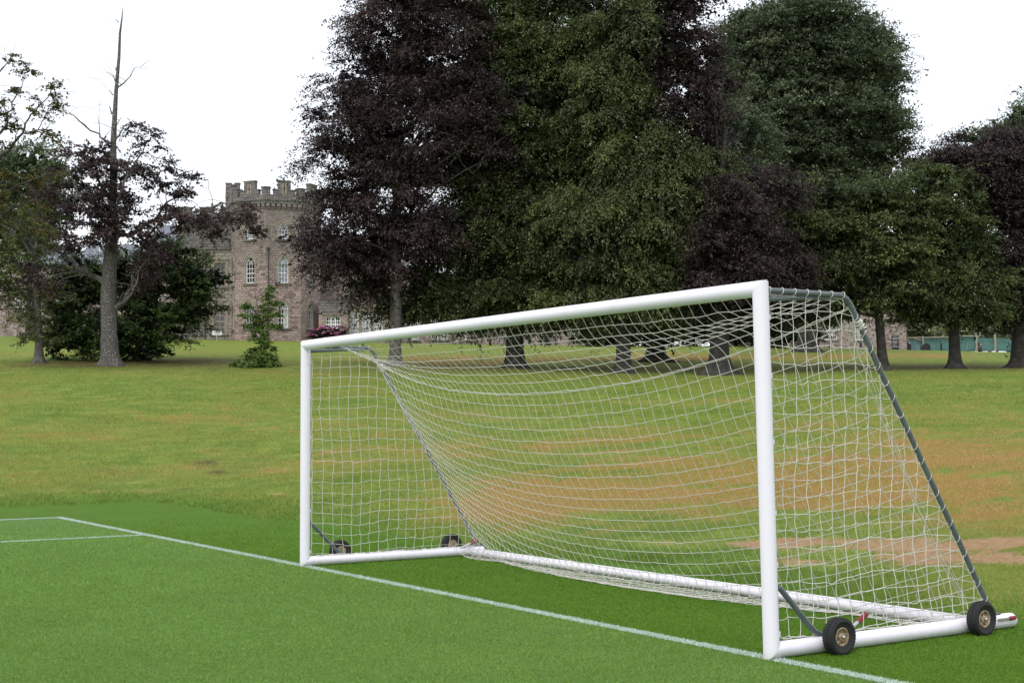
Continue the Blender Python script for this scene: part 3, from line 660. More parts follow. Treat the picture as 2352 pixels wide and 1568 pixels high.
def window(T, xc, w, z0, z1, arch, cols=3, rows=4, glass='glass', surround=0.16, frame_='frame', fw=0.09, bw=0.048, curtain=False, sill=True, lights=1, hood=True):
    p_in = prof(xc, w, z0, z1, arch); k = 1-2*fw/w
    p_fr = prof(xc, w-2*fw, z0+fw, z1-fw*1.1, arch)
    mb = MB(); ring(mb, T, p_in, p_fr, -0.16, -0.10)
    iw = w-2*fw; rise = arch*w; zs = z1-rise
    for c in range(1, cols):
        x = xc-iw/2+iw*c/cols; heavy = lights > 1 and c % (cols//lights) == 0
        bar(mb, T, x, z0+fw, x, zs if arch else z1-fw, bw*(2.2 if heavy else 1), -0.15, -0.12)
        if arch:                                        # intersecting tracery
            rr = rise*0.92
            for s in (-1, 1):
                pts = [(x+s*(iw*c/cols if s < 0 else iw*(cols-c)/cols)*t, zs+rr*math.sin(t*1.45)*(0.80 if (c/cols-0.5)*s > 0 else 0.78)) for t in np.linspace(0, 1, 5)]
                pts = [q for q in pts if abs(q[0]-xc) < (w/2)*math.sqrt(max(0, 1-((q[1]-zs)/rise)**1.6))]
                for a, b in zip(pts[:-1], pts[1:]): bar(mb, T, *a, *b, bw*0.8, -0.145, -0.125)
    zt = zs if arch else z1-fw
    for r in range(1, rows+(1 if arch else 0)):
        z = z0+fw+(zt-z0-fw)*r/rows; bar(mb, T, xc-iw/2, z, xc+iw/2, z, bw*(1.7 if r == rows//2 else 1), -0.148, -0.118)
    wdw = mb.build('window', M[frame_], castle)
    mb = MB(); mb.add([T(x, z, -0.17) for x, z in p_in], [tuple(range(len(p_in)))]); mb.build('glass', M[glass], wdw)
    if curtain:
        mb = MB(); q = prof(xc, w-2*fw, z0+fw, z1-fw, arch)
        if curtain == 'half':
            mb.add([T(x, z, -0.165) for x, z in [(xc+w*0.02, z0+fw), (xc+w*0.42, z0+fw), (xc+w*0.42, zs+rise*.2), (xc+w*0.06, zs+rise*.3)]], [(0, 1, 2, 3)])
        else: mb.add([T(x, z, -0.165) for x, z in q], [tuple(range(len(q)))])
        mb.build('curtain', M['curtain'], wdw)
    if surround:
        mb = MB(); po = prof(xc, w+2*surround, z0-0.02, z1+surround*1.25, arch*w/(w+2*surround)*1.0+(0.25*surround/w if arch else 0) if arch else 0)
        ring(mb, T, po, p_in, -0.02, 0.035)
        if hood and arch:
            pa = prof(xc, w+2*surround+0.20, zs-0.15, z1+surround*1.25+0.14, (rise+0.2+surround)/(w+2*surround+0.2)); pb = prof(xc, w+2*surround+0.02, zs-0.15, z1+surround*1.25+0.02, (rise+0.12+surround)/(w+2*surround+0.02))
            n_ = len(pa); ring(mb, T, pa[2:-1]+[pa[-1]], pb[2:-1]+[pb[-1]], 0.0, 0.09)
        elif hood:
            bar(mb, T, xc-w/2-surround-0.12, z1+surround+0.12, xc+w/2+surround+0.12, z1+surround+0.12, 0.14, 0.0, 0.12)
        mb.build('surround', M['surround'], wdw)
    if sill:
        mb = MB(); bar(mb, T, xc-w/2-surround-0.1, z0-0.10, xc+w/2+surround+0.1, z0-0.10, 0.16, 0.0, 0.13); mb.build('sill', M['capstone'], wdw)
    return wdw
# octagonal tower
ZTW = 130.0; kT = K(ZTW); TRAD = 108*kT; TC = G(631, ZTW+TRAD*0.93)[:2]; zz = lambda v, Z=ZTW, u=631: P(u, v, Z)[2]
TROT = rad(-2.5)
def oct_pt(i, R_):
    a = TROT+math.pi/4*i; q = TC+RH[:2]*math.sin(a)*R_-FH[:2]*math.cos(a)*R_; return q
zb = zz(800)
def facet(i, R_=TRAD):
    a, b = oct_pt(i, R_), oct_pt(i+1, R_); d = (b-a)/np.linalg.norm(b-a); nrm = (a+b)/2-TC; nrm /= np.linalg.norm(nrm); W = np.linalg.norm(b-a)
    def T(x, z, dep): q = a+d*x+nrm*dep; return np.array([q[0], q[1], z])
    return T, W
mb = MB(); WN = []
for i in range(8):
    T, W = facet(i); holes = []
    if i in (6, 7, 0, 1):                              # the facets that look towards the lawn
        for v0, v1, w, g, cu, rows in ((649, 587.5, 1.02, 'glass', None, 4), (752.5, 692, 1.02, 'glass', 'half', 4), (548, 512, 0.98, 'glass_blue', None, 2)):
            if i in (6, 1) and v0 < 560 and i == 6: continue
            z0, z1 = zz(v0), zz(v1); WN.append((T, W/2+(-0.05 if i == 7 else 0), w, z0, z1, 0.74, g, cu, rows)); holes.append(prof(WN[-1][1], w, z0, z1, 0.74))
    face_with_holes(mb, T, 0, W, zb, zz(468), holes, u0=i*W)
mb.build('tower_wall', M['tower'], castle)
for k_, (T, xc, w, z0, z1, ar, g, cu, rows) in enumerate(WN): window(T, xc, w, z0, z1, ar, 3, rows, g if k_ % 3 else 'glass_blue' if k_ == 0 else g, 0.20, curtain=cu)
def oct_seg(mb, i, s0, s1, R0, R1, z0, z1):
    """mitred block on facet i between the inner radius R0 and the outer R1"""
    def q(R_, s): a, b = oct_pt(i, R_), oct_pt(i+1, R_); return a+(b-a)*s
    W = np.linalg.norm(oct_pt(0, R1)-oct_pt(1, R1)); pts = [q(R1, s0), q(R1, s1), q(R0, s1), q(R0, s0)]
    vs = [(*p, z0) for p in pts]+[(*p, z1) for p in pts]; U0, U1 = (i+s0)*W, (i+s1)*W
    fs = [(4, 5, 6, 7), (0, 3, 2, 1), (0, 1, 5, 4), (2, 3, 7, 6), (1, 2, 6, 5), (3, 0, 4, 7)]
    uv = [[(U0, z1), (U1, z1), (U1, z1+.4), (U0, z1+.4)]]*2+[[(U0, z0), (U1, z0), (U1, z1), (U0, z1)], [(U1, z0), (U0, z0), (U0, z1), (U1, z1)], [(U1, z0), (U1+.4, z0), (U1+.4, z1), (U1, z1)], [(U0+.4, z0), (U0, z0), (U0, z1), (U0+.4, z1)]]
    mb.add(vs, fs, uv)
RP = TRAD+0.30
mb = MB(); mc = MB(); ms = MB(); mk = MB()
for i in range(8):
    oct_seg(ms, i, 0, 1, TRAD-0.3, TRAD+0.10, zz(478.5), zz(475.5))
    n = 7
    for k in range(n): oct_seg(mk, i, (k+0.16)/n, (k+0.84)/n, TRAD-0.2, TRAD+0.26, zz(475), zz(468.4)); oct_seg(mk, i, (k+0.2)/n, (k+0.8)/n, TRAD-0.2, TRAD+0.14, zz(480), zz(475.7))
    oct_seg(mb, i, 0, 1, TRAD-0.25, RP, zz(468), zz(449))
    oct_seg(ms, i, 0, 1, RP+0.004, RP+0.10, zz(460.5), zz(457.5))
    for s0, s1, v in ((0, .12, 433), (.88, 1, 433), (.2, .325, 438), (.675, .8, 438), (.325, .675, 417)):
        oct_seg(mb, i, s0, s1, TRAD-0.22, RP-0.004, zz(449)+0.004, zz(v)); oct_seg(mc, i, s0-(.015 if s0 not in (0, .675) else 0), s1+(.015 if s1 not in (1, .325) else 0), TRAD-0.30, RP+0.05, zz(v)+0.003, zz(v)+0.12)
mb.build('parapet', M['capstone'], castle); mc.build('coping', M['capstone'], castle); ms.build('string_course', M['capstone'], castle); mk.build('corbel_table', M['tower'], castle)
for i in range(8):
    T, W = facet(i, RP)
    mb = MB()
    ring(mb, T, [(W/2-.24, zz(446)), (W/2+.24, zz(446)), (W/2+.24, zz(423)), (W/2-.24, zz(423))], [(W/2-.05, zz(445)), (W/2+.05, zz(445)), (W/2+.05, zz(424)), (W/2-.05, zz(424))], 0.0, 0.03)
    pn = mb.build('arrow_slit', M['surround'], castle)
    mb = MB(); bar(mb, T, W/2, zz(443.5), W/2, zz(425.5), 0.09, 0.004, 0.036); bar(mb, T, W/2-0.16, zz(434), W/2+0.16, zz(434), 0.07, 0.004, 0.037); mb.build('slit_opening', M['iron'], pn)
mb = MB(); mb.add([(*oct_pt(i, TRAD-0.3), zz(455)) for i in range(8)], [tuple(range(8))], [[(0, 0)]*8]); mb.build('tower_roof', M['slate'], castle)
# plain walls facing the lawn, given by picture columns and rows at a distance
def flat(Z):
    o = CAM[:2]+FH[:2]*Z
    def T(x, z, dep): q = o+RH[:2]*x-FH[:2]*dep; return np.array([q[0], q[1], z])
    return T, (lambda u: (u-1176)/FPX*Z), (lambda v: zz(v, Z, 1176))
def wing(name, u0, u1, v0, v1, Z, wins, m, depth=6.0, merlon=None, cop='capstone', zrow=None):
    T, ax, az = flat(Z); x0, x1, z0, z1 = ax(u0), ax(u1), az(v0), az(v1); holes = []
    for w in wins: holes.append(prof((ax(w[0])+ax(w[1]))/2, ax(w[1])-ax(w[0]), az(w[2]), az(w[3]), w[4].get('arch', 0)))
    mb = MB(); face_with_holes(mb, T, x0, x1, z0, z1, holes)
    vs = [T(x0, z0, 0), T(x0, z1, 0), T(x0, z1, -depth), T(x0, z0, -depth), T(x1, z0, 0), T(x1, z1, 0), T(x1, z1, -depth), T(x1, z0, -depth)]
    mb.add(vs, [(0, 1, 2, 3), (4, 5, 6, 7), (1, 5, 6, 2), (3, 2, 6, 7)], [[(0, z0), (0, z1), (depth, z1), (depth, z0)]]*2+[[(0, 0), (1, 0), (1, 1), (0, 1)]]*2)
    wl = mb.build(name, M[m], castle)
    for w in wins:
        kw = dict(w[4]); window(T, (ax(w[0])+ax(w[1]))/2, ax(w[1])-ax(w[0]), az(w[2]), az(w[3]), kw.pop('arch', 0), **kw)
    if merlon:
        w_, g_, vt = merlon; mb = MB(); x = x0; zt = az(vt)
        mb2 = MB(); c_ = lambda a, b, z, h, d0, d1, M_: M_.add([T(a, z, d1), T(b, z, d1), T(b, z+h, d1), T(a, z+h, d1), T(a, z, d0), T(b, z, d0), T(b, z+h, d0), T(a, z+h, d0)], [(0, 1, 2, 3), (4, 5, 6, 7), (3, 2, 6, 7), (0, 3, 7, 4), (1, 2, 6, 5), (0, 1, 5, 4)], [[(a, z), (b, z), (b, z+h), (a, z+h)]]*6)
        while x < x1-0.3:
            b = min(x+w_, x1); c_(x+0.01, b-0.01, z1+0.004, zt-z1, -0.5, 0.02, mb); c_(x-0.04, b+0.04, zt+0.006, 0.10, -0.55, 0.07, mb2); x += w_+g_
        mb3 = MB(); c_(x0-0.03, x1+0.03, z1-0.85, 0.16, 0.0, 0.09, mb3); mb3.build('string_course', M['capstone'], wl)
        mb.build('battlement', M[cop], wl); mb2.build('coping', M['capstone'], wl)
    return wl
wing('wing_wall', 405, 540, 800, 567, 134, [(490, 516, 655, 600, dict(cols=2, rows=4, frame_='surround', fw=.12, bw=.10, surround=.22)), (490, 516, 764, 705, dict(cols=2, rows=4, frame_='surround', fw=.12, bw=.10, surround=.22)),
     (430, 456, 655, 600, dict(cols=2, rows=4, frame_='surround', fw=.12, bw=.10, surround=.22)), (430, 456, 764, 705, dict(cols=2, rows=4, frame_='surround', fw=.12, bw=.10, surround=.22))], 'ashlar')
wing('parapet_wall', 405, 540, 566.6, 487, 134.15, [], 'capstone', 5.7, (1.3, 0.8, 474))
wing('turret', 514, 546, 560, 430, 137, [], 'capstone', 1.6, (0.55, 0.35, 419))
mb = MB(); T, ax, az = flat(134); bar(mb, T, ax(404), az(567), ax(527), az(567), 0.22, 0.0, 0.20); mb.build('string_course', M['capstone'], castle)
wing('far_wing_wall', -120, 404, 800, 604, 150, [(30, 50, 700, 655, dict(cols=2, rows=3)), (120, 142, 700, 655, dict(cols=2, rows=3)), (230, 252, 700, 655, dict(cols=2, rows=3)), (340, 362, 700, 655, dict(cols=2, rows=3))], 'rubble', 9)
mb = MB(); T, ax, az = flat(150)
for a, b in ((-120, 150), (155, 310), (318, 404)):
    x0, x1, z0, z1 = ax(a), ax(b), az(604)+0.01, az(500 if a > 300 else 545)
    mb.add([T(x0, z0, .3), T(x1, z0, .3), T(x1-1, z1, -4), T(x0+1, z1, -4), T(x0, z0, -8.3), T(x1, z0, -8.3)], [(0, 1, 2, 3), (4, 5, 2, 3), (0, 3, 4), (1, 5, 2)])
mb.build('slate_roof', M['slate'], castle)
wing('wing_wall', 712, 900, 805, 552, 138, [(820, 843, 668, 630, dict(cols=3, rows=3, glass='glass_blue')), (738, 748, 662, 636, dict(cols=2, rows=3, frame_='surround', surround=.1)), (862, 884, 668, 630, dict(cols=3, rows=3, glass='glass_blue'))], 'rubble', 8, (1.2, 0.8, 540))
wing('porch_wall', 731, 798, 805, 721, 131.6, [(747, 781, 752, 725, dict(cols=6, rows=3, lights=3, arch=0, surround=.15, bw=.06, glass='glass'))], 'tower', 4.5)
wing('porch_parapet', 731, 798, 720.6, 696, 131.75, [], 'capstone', 4.3, (1.0, 0.6, 687))
wing('bay_wall', 797.5, 884, 805, 704, 132.4, [(802, 823, 769, 709, dict(arch=.75, cols=3, rows=5, curtain=True, surround=.08, hood=False, bw=.028)), (830, 850, 769, 709, dict(arch=.75, cols=3, rows=5, curtain=True, surround=.08, hood=False, bw=.028)), (857, 878, 769, 709, dict(arch=.75, cols=3, rows=5, curtain=True, surround=.08, hood=False, bw=.028))], 'surround', 5)
mb = MB(); T, ax, az = flat(132.4); bar(mb, T, ax(796), az(700), ax(886), az(700), 0.22, -0.1, 0.25); mb.build('cornice', M['surround'], castle)
mb = MB(); bar(mb, T, ax(806), az(706), ax(800), az(706), 0.05, 0.2, 0.25); mb.lathe(T(ax(801), az(714), 0.25), (0, 0, 1), [(0.0, -.25), (.10, -.2), (.15, .1), (.16, .14), (0.02, .28)], 8); mb.build('wall_lantern', M['iron'], castle)
wg = dict(cols=4, rows=4, lights=2, surround=.12)
wing('long_wing_wall', 900, 1420, 812, 640, 140, [(990, 1006, 779, 724, dict(cols=3, rows=5, surround=.1)), (1012, 1027, 779, 724, dict(cols=3, rows=5, arch=.7, surround=.1)), (1203, 1212, 772, 750, dict(cols=1, rows=2, surround=.12)),
     (1310, 1341, 779, 727, dict(cols=6, rows=5, lights=3, surround=.12, bw=.05)), (1060, 1080, 779, 735, wg), (940, 960, 779, 735, wg), (990, 1010, 700, 662, wg), (1180, 1204, 700, 662, wg), (1310, 1338, 700, 662, wg)], 'rubble', 8, (1.3, 0.9, 628))
mb = MB(); T, ax, az = flat(140)
for u, w in ((1256, .55), (1125, .14), (1215, .16), (1276, .12), (1040, .14)): bar(mb, T, ax(u), az(812), ax(u), az(645), w, 0.002, 0.28 if w > .3 else 0.16)
mb.build('drainpipe', M['lead'], castle)
wing('end_block_wall', 1700, 2084, 812, 680, 166, [(1894, 1924, 784, 752, dict(cols=6, rows=3, lights=3, surround=.14)), (1966, 1993, 785, 744, dict(cols=6, rows=4, lights=3, surround=.14)), (1800, 1826, 784, 752, dict(cols=6, rows=3, lights=3, surround=.14))], 'rubble', 8)
mb = MB(); T, ax, az = flat(166); x0, x1 = ax(1698), ax(2086); mb.add([T(x0, az(680)+.01, .4), T(x1, az(680)+.01, .4), T(x1, az(640), -4), T(x0, az(640), -4), T(x0, az(680)+.01, -8.4), T(x1, az(680)+.01, -8.4)], [(0, 1, 2, 3), (4, 5, 2, 3), (0, 3, 4), (1, 5, 2)]); mb.build('slate_roof', M['slate'], castle)
# pipe on the tower's corner, with its hopper
c0 = oct_pt(0, TRAD+0.10)+RH[:2]*0.32; c0 = c0
mb = MB(); mb.tube([(*c0, zz(800)), (*c0, zz(575))], 0.055, 8); mb.add([(c0[0]+RH[0]*a*w, c0[1]+RH[1]*a*w, z) for z, w in ((zz(577), .07), (zz(573), .20), (zz(570), .20)) for a in (-1, 1)]+[(c0[0]+RH[0]*a*w-FH[0]*.2, c0[1]+RH[1]*a*w-FH[1]*.2, z) for z, w in ((zz(577), .07), (zz(573), .20), (zz(570), .20)) for a in (-1, 1)], [(6, 7, 9, 8), (8, 9, 11, 10), (0, 6, 8, 2), (2, 8, 10, 4), (1, 3, 9, 7), (3, 5, 11, 9), (4, 10, 11, 5)])
mb.build('drainpipe', M['lead'], castle)
T, ax, az = flat(133.9); mb = MB(); bar(mb, T, ax(470), az(800), ax(470), az(585), 0.12, 0.1, 0.2); bar(mb, T, ax(470), az(596), ax(487), az(590), 0.10, 0.1, 0.2); bar(mb, T, ax(462), az(580), ax(480), az(580), 0.35, 0.1, 0.4); mb.build('drainpipe', M['lead'], castle)

# ------------------------------------------------------------------ trees and shrubs
def foliage(centers, outs, sizes, nspray, nleaf, leaf=(0.17, 0.10), droop=0.45, tone=0.4, seed=0, lift=0.25, flat_=0.8, tipbright=0.0, spread=0.6):
    r = np.random.RandomState(seed); n = len(centers)
    C = np.repeat(centers, nspray, 0); O = np.repeat(outs, nspray, 0); S = np.repeat(sizes, nspray); ct = np.repeat(r.randn(n)*0.15, nspray)
    base = C+r.randn(len(C), 3)*(0.20*S)[:, None]*np.array([1, 1, 0.45])
    d = O*np.array([0.55, 0.55, 0.25])+r.randn(len(C), 3)*spread*np.array([1, 1, 0.38])+np.array([0, 0, lift]); d /= np.linalg.norm(d, axis=1)[:, None]; L = S*r.uniform(0.6, 1.1, len(C))
    B = np.repeat(base, nleaf, 0); D = np.repeat(d, nleaf, 0); LL = np.repeat(L, nleaf); SS_ = np.repeat(S, nleaf); CT = np.repeat(ct, nleaf)
    t = r.uniform(0.05, 1, len(B))
    p = B+D*(LL*t)[:, None]; p[:, 2] -= droop*LL*t*t; p += r.randn(len(B), 3)*(0.055*SS_)[:, None]*np.array([1, 1, 0.75])
    tan = D.copy(); tan[:, 2] -= 2*droop*t; tan += r.randn(len(B), 3)*0.55; tan /= np.linalg.norm(tan, axis=1)[:, None]
    nr = r.randn(len(B), 3)*0.5+np.array([0, 0, flat_*1.2])+0.35*np.repeat(O, nleaf, 0); bt = np.cross(nr, tan); bt /= (np.linalg.norm(bt, axis=1)[:, None]+1e-9)
    l = leaf[0]*r.uniform(0.6, 1.3, len(B)); w = leaf[1]*r.uniform(0.6, 1.3, len(B))
    up = np.cross(tan, bt)*(w*0.25)[:, None]
    V = np.stack([p-tan*(l/2)[:, None], p+bt*(w/2)[:, None]+up, p+tan*(l/2)[:, None], p-bt*(w/2)[:, None]+up], 1)
    tn = np.clip(tone+CT+r.randn(len(B))*0.16+tipbright*(t-0.5), 0, 1)
    return V, tn
def clusters(blobs, Z, dens, size, r, dfac=0.85, inner=0.3, ground=1.2):
    """blobs: (u, v, ru, rv[, dz]) -> cluster centres, outward directions, sizes"""
    E = []
    for b in blobs:
        zz_ = Z+(b[4] if len(b) > 4 else 0); k = zz_/FPX; c = P(b[0], b[1], zz_); E.append((c, b[2]*k, max(b[2]*k*dfac, 0.6), b[3]*k))
    cs, os_, ss = [], [], []
    for bi, (c, a, b_, h) in enumerate(E):
        area = 4*math.pi*(((a*b_)**1.6+(a*h)**1.6+(b_*h)**1.6)/3)**(1/1.6); n = max(3, int(area*dens))
        d = r.randn(n*2, 3); d /= np.linalg.norm(d, axis=1)[:, None]
        rr = np.where(r.rand(n*2) < inner, r.uniform(0.25, 0.8, n*2), r.uniform(0.8, 1.08, n*2))
        off = (RH[None]*(d[:, 0]*a)[:, None]+FH[None]*(d[:, 1]*b_)[:, None]+np.array([0, 0, 1.])[None]*(d[:, 2]*h)[:, None])*rr[:, None]
        p = c+off; keep = np.ones(len(p), bool)
        for bj, (c2, a2, b2, h2) in enumerate(E):
            if bj == bi: continue
            q = p-c2; f = np.sqrt(((q@RH)/a2)**2+((q@FH)/b2)**2+(q[:, 2]/h2)**2); keep &= (f > 0.62) | (r.rand(len(p)) < 0.22)
        p = p[keep][:n]; dd = off[keep][:n]
        o = dd/np.array([1, 1, 1.6]); o = o/(np.linalg.norm(o, axis=1)[:, None]+1e-9)
        ok = p[:, 2] > gh(p[:, 0], p[:, 1])+ground
        cs.append(p[ok]); os_.append(o[ok]); ss.append(size*r.uniform(0.7, 1.3, ok.sum()))
    return np.concatenate(cs), np.concatenate(os_), np.concatenate(ss)
NLEAF = [0]
def limb_tube(mb, a, b, r0, r1, r, n=5, bow=0.12, seg=5):
    a, b = np.array(a), np.array(b); L = np.linalg.norm(b-a); off = r.randn(3)*bow*L*0.4; off[2] += bow*L
    pts = [a+(b-a)*t+off*math.sin(math.pi*t)+r.randn(3)*0.02*L*(0 < t < 1) for t in np.linspace(0, 1, seg)]
    mb.tube(pts, list(np.linspace(r0, r1, seg)), n, cap=False)
def tree(name, label, cat, u, vtop, Z, wpx, blobs, leafm, barkm, dens=0.55, size=1.25, nspray=13, nleaf=15, leaf=(0.18, 0.11), droop=0.5, tone=0.4, seed=1, lean=0.0, group=None, nb=40, path=None, limbs=(), flare=1.7, inner=0.3, lift=0.25, dfac=0.85, rtop=0.35, tipbright=0.0, core=1.0, ground=1.2, spread=0.6):
    r = np.random.RandomState(seed); base = G(u, Z); t_ = empty(name, base, label, cat, group); k = K(Z)
    r0 = wpx*k/2
    if path is None:
        top = P(u+lean, vtop, Z); H_ = top[2]-base[2]; nseg = 12; pts = []; rs = []
        for s in np.linspace(0, 1, nseg+1)**1.3:
            q = base+(top-base)*s+np.array([math.sin(s*5+seed)*0.12, math.cos(s*4+seed)*0.12, 0])*s*2; pts.append(q); rs.append(r0*(1-(1-rtop)*s))
    else:
        pts = [P(a, b, Z+(c_[0] if c_ else 0)) for a, b, w_, *c_ in path]; rs = [w_*k/2 for a, b, w_, *c_ in path]; top = pts[-1]; H_ = top[2]-base[2]; pts[0] = base.copy()
    # flared foot
    P0, P1 = pts[0], pts[1]; ext = []; er = []
    for hh in (-0.25, 0.0, 0.12, 0.3, 0.6, 1.0, 1.6):
        f = hh/max(P1[2]-P0[2], 0.1)
        if hh < (P1[2]-P0[2])*0.9 or hh < 0.7: ext.append(P0+(P1-P0)*f); er.append(r0*(1+(flare-1)*math.exp(-max(hh, 0)/0.32)))
    kk = len(ext); pts = ext+[q for q in pts[1:] if q[2] > ext[-1][2]+0.2 or path is not None]; rs = er+rs[-(len(pts)-kk):]
    ph = r.rand(3)*6.28; nn = 16
    rg = lambda kx, an: 1+(0.27*math.sin(5*an+ph[0])+0.13*math.sin(3*an+ph[1]))*math.exp(-max(kx-1, 0)/1.8)+0.035*math.sin(4*an+ph[2]+kx*0.6)
    mb = MB(); mb.tube(pts, rs, nn, cap=True, ring=rg); tk = mb.build('trunk', M[barkm], t_, smooth_=True)
    mb = MB(); any_l = False
    for lm in limbs:
        Lp = [P(a, b, Z+(q[0] if q else 0)) for a, b, w_, *q in lm]; Lr = [w_*k/2 for a, b, w_, *q in lm]; any_l = True
        # refine the polyline with a little natural wander
        Q = [Lp[0]]; QR = [Lr[0]]
        for i in range(len(Lp)-1):
            for s in (1/3, 2/3, 1):
                q = Lp[i]+(Lp[i+1]-Lp[i])*s
                if s < 1: q = q+r.randn(3)*0.05*np.linalg.norm(Lp[i+1]-Lp[i])
                Q.append(q); QR.append(Lr[i]+(Lr[i+1]-Lr[i])*s)
        mb.tube(Q, QR, 8, cap=True)
        for i in range(2, len(Q), 2):
            if QR[i] > 0.02:
                d = r.randn(3); d[2] = abs(d[2])*0.6-0.1; d /= np.linalg.norm(d); limb_tube(mb, Q[i], Q[i]+d*r.uniform(0.8, 2.0), QR[i]*0.45, 0.008, r, 4)
    if blobs:
        C_, O_, S_ = clusters(blobs, Z, dens, size, r, dfac, inner, ground)
        V, tn = foliage(C_, O_, S_, nspray, nleaf, leaf, droop, tone, seed, lift, tipbright=tipbright, spread=spread)
        if core:                                   # inner foliage that closes the crown, its shade put in as a darker tone
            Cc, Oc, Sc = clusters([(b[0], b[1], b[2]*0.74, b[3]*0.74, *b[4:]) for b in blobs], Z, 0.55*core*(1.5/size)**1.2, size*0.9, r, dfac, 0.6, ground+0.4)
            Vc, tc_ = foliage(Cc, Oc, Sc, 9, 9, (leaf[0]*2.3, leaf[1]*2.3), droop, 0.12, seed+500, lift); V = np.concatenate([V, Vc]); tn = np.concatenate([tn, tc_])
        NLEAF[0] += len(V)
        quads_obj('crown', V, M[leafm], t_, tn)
        sel = r.permutation(len(C_))[:nb]
        for i in sel:
            c = C_[i]
            if not limbs and c[2] < base[2]+H_*0.22: continue
            if limbs:
                src = Lp_all(limbs, Z, r, c, pts)
            else:
                dz = np.linalg.norm((c-base)[:2]); zt = np.clip(c[2]-dz*0.75, base[2]+H_*0.28, base[2]+H_*0.97); f = (zt-base[2])/H_; src = base+(top-base)*f
            rb = max(0.03, min(r0*0.32, 0.02*np.linalg.norm(c-src)))
            limb_tube(mb, src, c, rb, 0.012, r); any_l = True
            for q in range(3): limb_tube(mb, src+(c-src)*r.uniform(0.5, 0.9), c+np.array([*(r.randn(2)*S_[i]*0.8), abs(r.randn())*S_[i]*0.4]), rb*0.35, 0.008, r, 4)
    if any_l: mb.build('branches', M[barkm], t_, smooth_=True)
    return t_
def Lp_all(limbs, Z, r, c, pts):
    best = None
    for lm in limbs:
        for a, b, w_, *q in lm:
            p = P(a, b, Z+(q[0] if q else 0)); d = np.linalg.norm(p-c)
            if best is None or d < best[0]: best = (d, p)
    for p in pts[3:]:
        d = np.linalg.norm(p-c)
        if d < best[0]: best = (d, p)
    return best[1]
S1 = lambda L: [tuple([a/1.829, b/1.829]+[x/1.829 for x in rest[:2]]+list(rest[2:])) for a, b, *rest in L]   # measured on an enlargement
SW = lambda L: [(a/1.829, b/1.829, w/1.829, *z) for a, b, w, *z in L]
BL = [(970, -20, 120, 100), (900, 80, 95, 90), (840, 185, 85, 75), (805, 280, 85, 70), (765, 355, 68, 45), (950, 300, 150, 130), (1075, 365, 100, 70), (880, 430, 120, 80), (800, 470, 62, 42), (735, 540, 55, 28), (1000, 520, 105, 80), (900, 570, 90, 60), (770, 595, 60, 50), (1020, 130, 130, 130), (1080, 230, 110, 100), (855, 640, 45, 60), (830, 560, 70, 50)]
tree('copper_beech', 'tall copper beech with pale grey trunk just right of the castle tower', 'tree', 907, -40, 82, 29, BL, 'leaf_copper', 'bark', 0.62, 1.6, 20, 22, leaf=(0.151, 0.098), seed=21, group='large beeches along the lawn', lean=20, nb=60, tone=0.46, core=0.5, inner=0.22)
tree('beech', 'huge green beech whose dark trunk stands under the middle of the white crossbar', 'tree', 1183, -90, 84, 42,
     [(1300, 60, 180, 150), (1160, 30, 120, 100), (1400, 150, 120, 150), (1250, 260, 170, 120), (1120, 330, 90, 80), (1350, 400, 150, 100), (1200, 520, 130, 90), (1085, 560, 85, 60), (1290, 620, 130, 60), (1140, 645, 100, 50), (1010, 650, 70, 50), (950, 690, 80, 45), (1200, 690, 120, 45), (1060, 715, 60, 50), (1120, 430, 90, 70), (885, 660, 40, 60), (1120, 200, 90, 80), (1230, 380, 120, 90), (1290, 520, 130, 90), (1150, 720, 70, 40), (1270, 725, 90, 35), (1240, 150, 120, 110)],
     'leaf_green', 'bark_dark', 0.55, 1.75, 22, 22, leaf=(0.162, 0.103), seed=22, group='large beeches along the lawn', nb=50, tone=0.50)
tree('beech', 'broad beech in front of the others with drooping olive curtains left of the near goalpost', 'tree', 1432, 30, 80, 36,
     [(1470, 320, 105, 100), (1530, 460, 105, 90), (1440, 520, 120, 90), (1550, 580, 65, 60), (1400, 620, 110, 60), (1500, 640, 90, 50), (1390, 230, 100, 90), (1440, 100, 100, 110), (1330, 520, 100, 80), (1340, 690, 80, 40), (1450, 700, 100, 40), (1560, 680, 60, 50), (1605, 400, 60, 60), (1640, 450, 45, 40), (1590, 500, 60, 60), (1520, 380, 80, 70)],
     'leaf_olive', 'bark_dark', 0.58, 1.65, 22, 22, leaf=(0.157, 0.098), seed=23, group='large beeches along the lawn', tone=0.50, droop=0.8)
tree('beech', 'ivy-clad beech trunk set back between two nearer trunks', 'tree', 1507, 250, 95, 38, [(1490, 640, 110, 60), (1560, 690, 110, 50), (1420, 690, 90, 40), (1460, 560, 120, 80), (1600, 600, 100, 70), (1507, 770, 15, 35)], 'leaf_dark', 'bark_dark', 0.5, 1.4, 12, 13, seed=24, group='large beeches along the lawn', tone=0.3, flare=2.2, ground=0.5)
tree('copper_beech', 'massive copper beech with wide flared trunk just left of the near goalpost', 'tree', 1650, 440, 79, 48,
     [(1545, 15, 75, 70, 1), (1575, 105, 75, 75), (1585, 200, 75, 75), (1595, 290, 60, 50, 2), (1660, 480, 60, 60, -1), (1700, 535, 80, 75), (1680, 625, 85, 60, -1), (1770, 440, 70, 45, 2), (1765, 600, 75, 65, 2), (1620, 560, 60, 60, 2), (1690, 690, 90, 45), (1780, 690, 70, 40, 2), (1650, 590, 50, 60, -2.5), (1590, -40, 60, 40), (1640, 375, 50, 55, 3)],
     'leaf_copper', 'bark_dark', 0.62, 1.65, 20, 22, leaf=(0.151, 0.098), seed=25, group='large beeches along the lawn', nb=4, flare=2.1, tone=0.44)
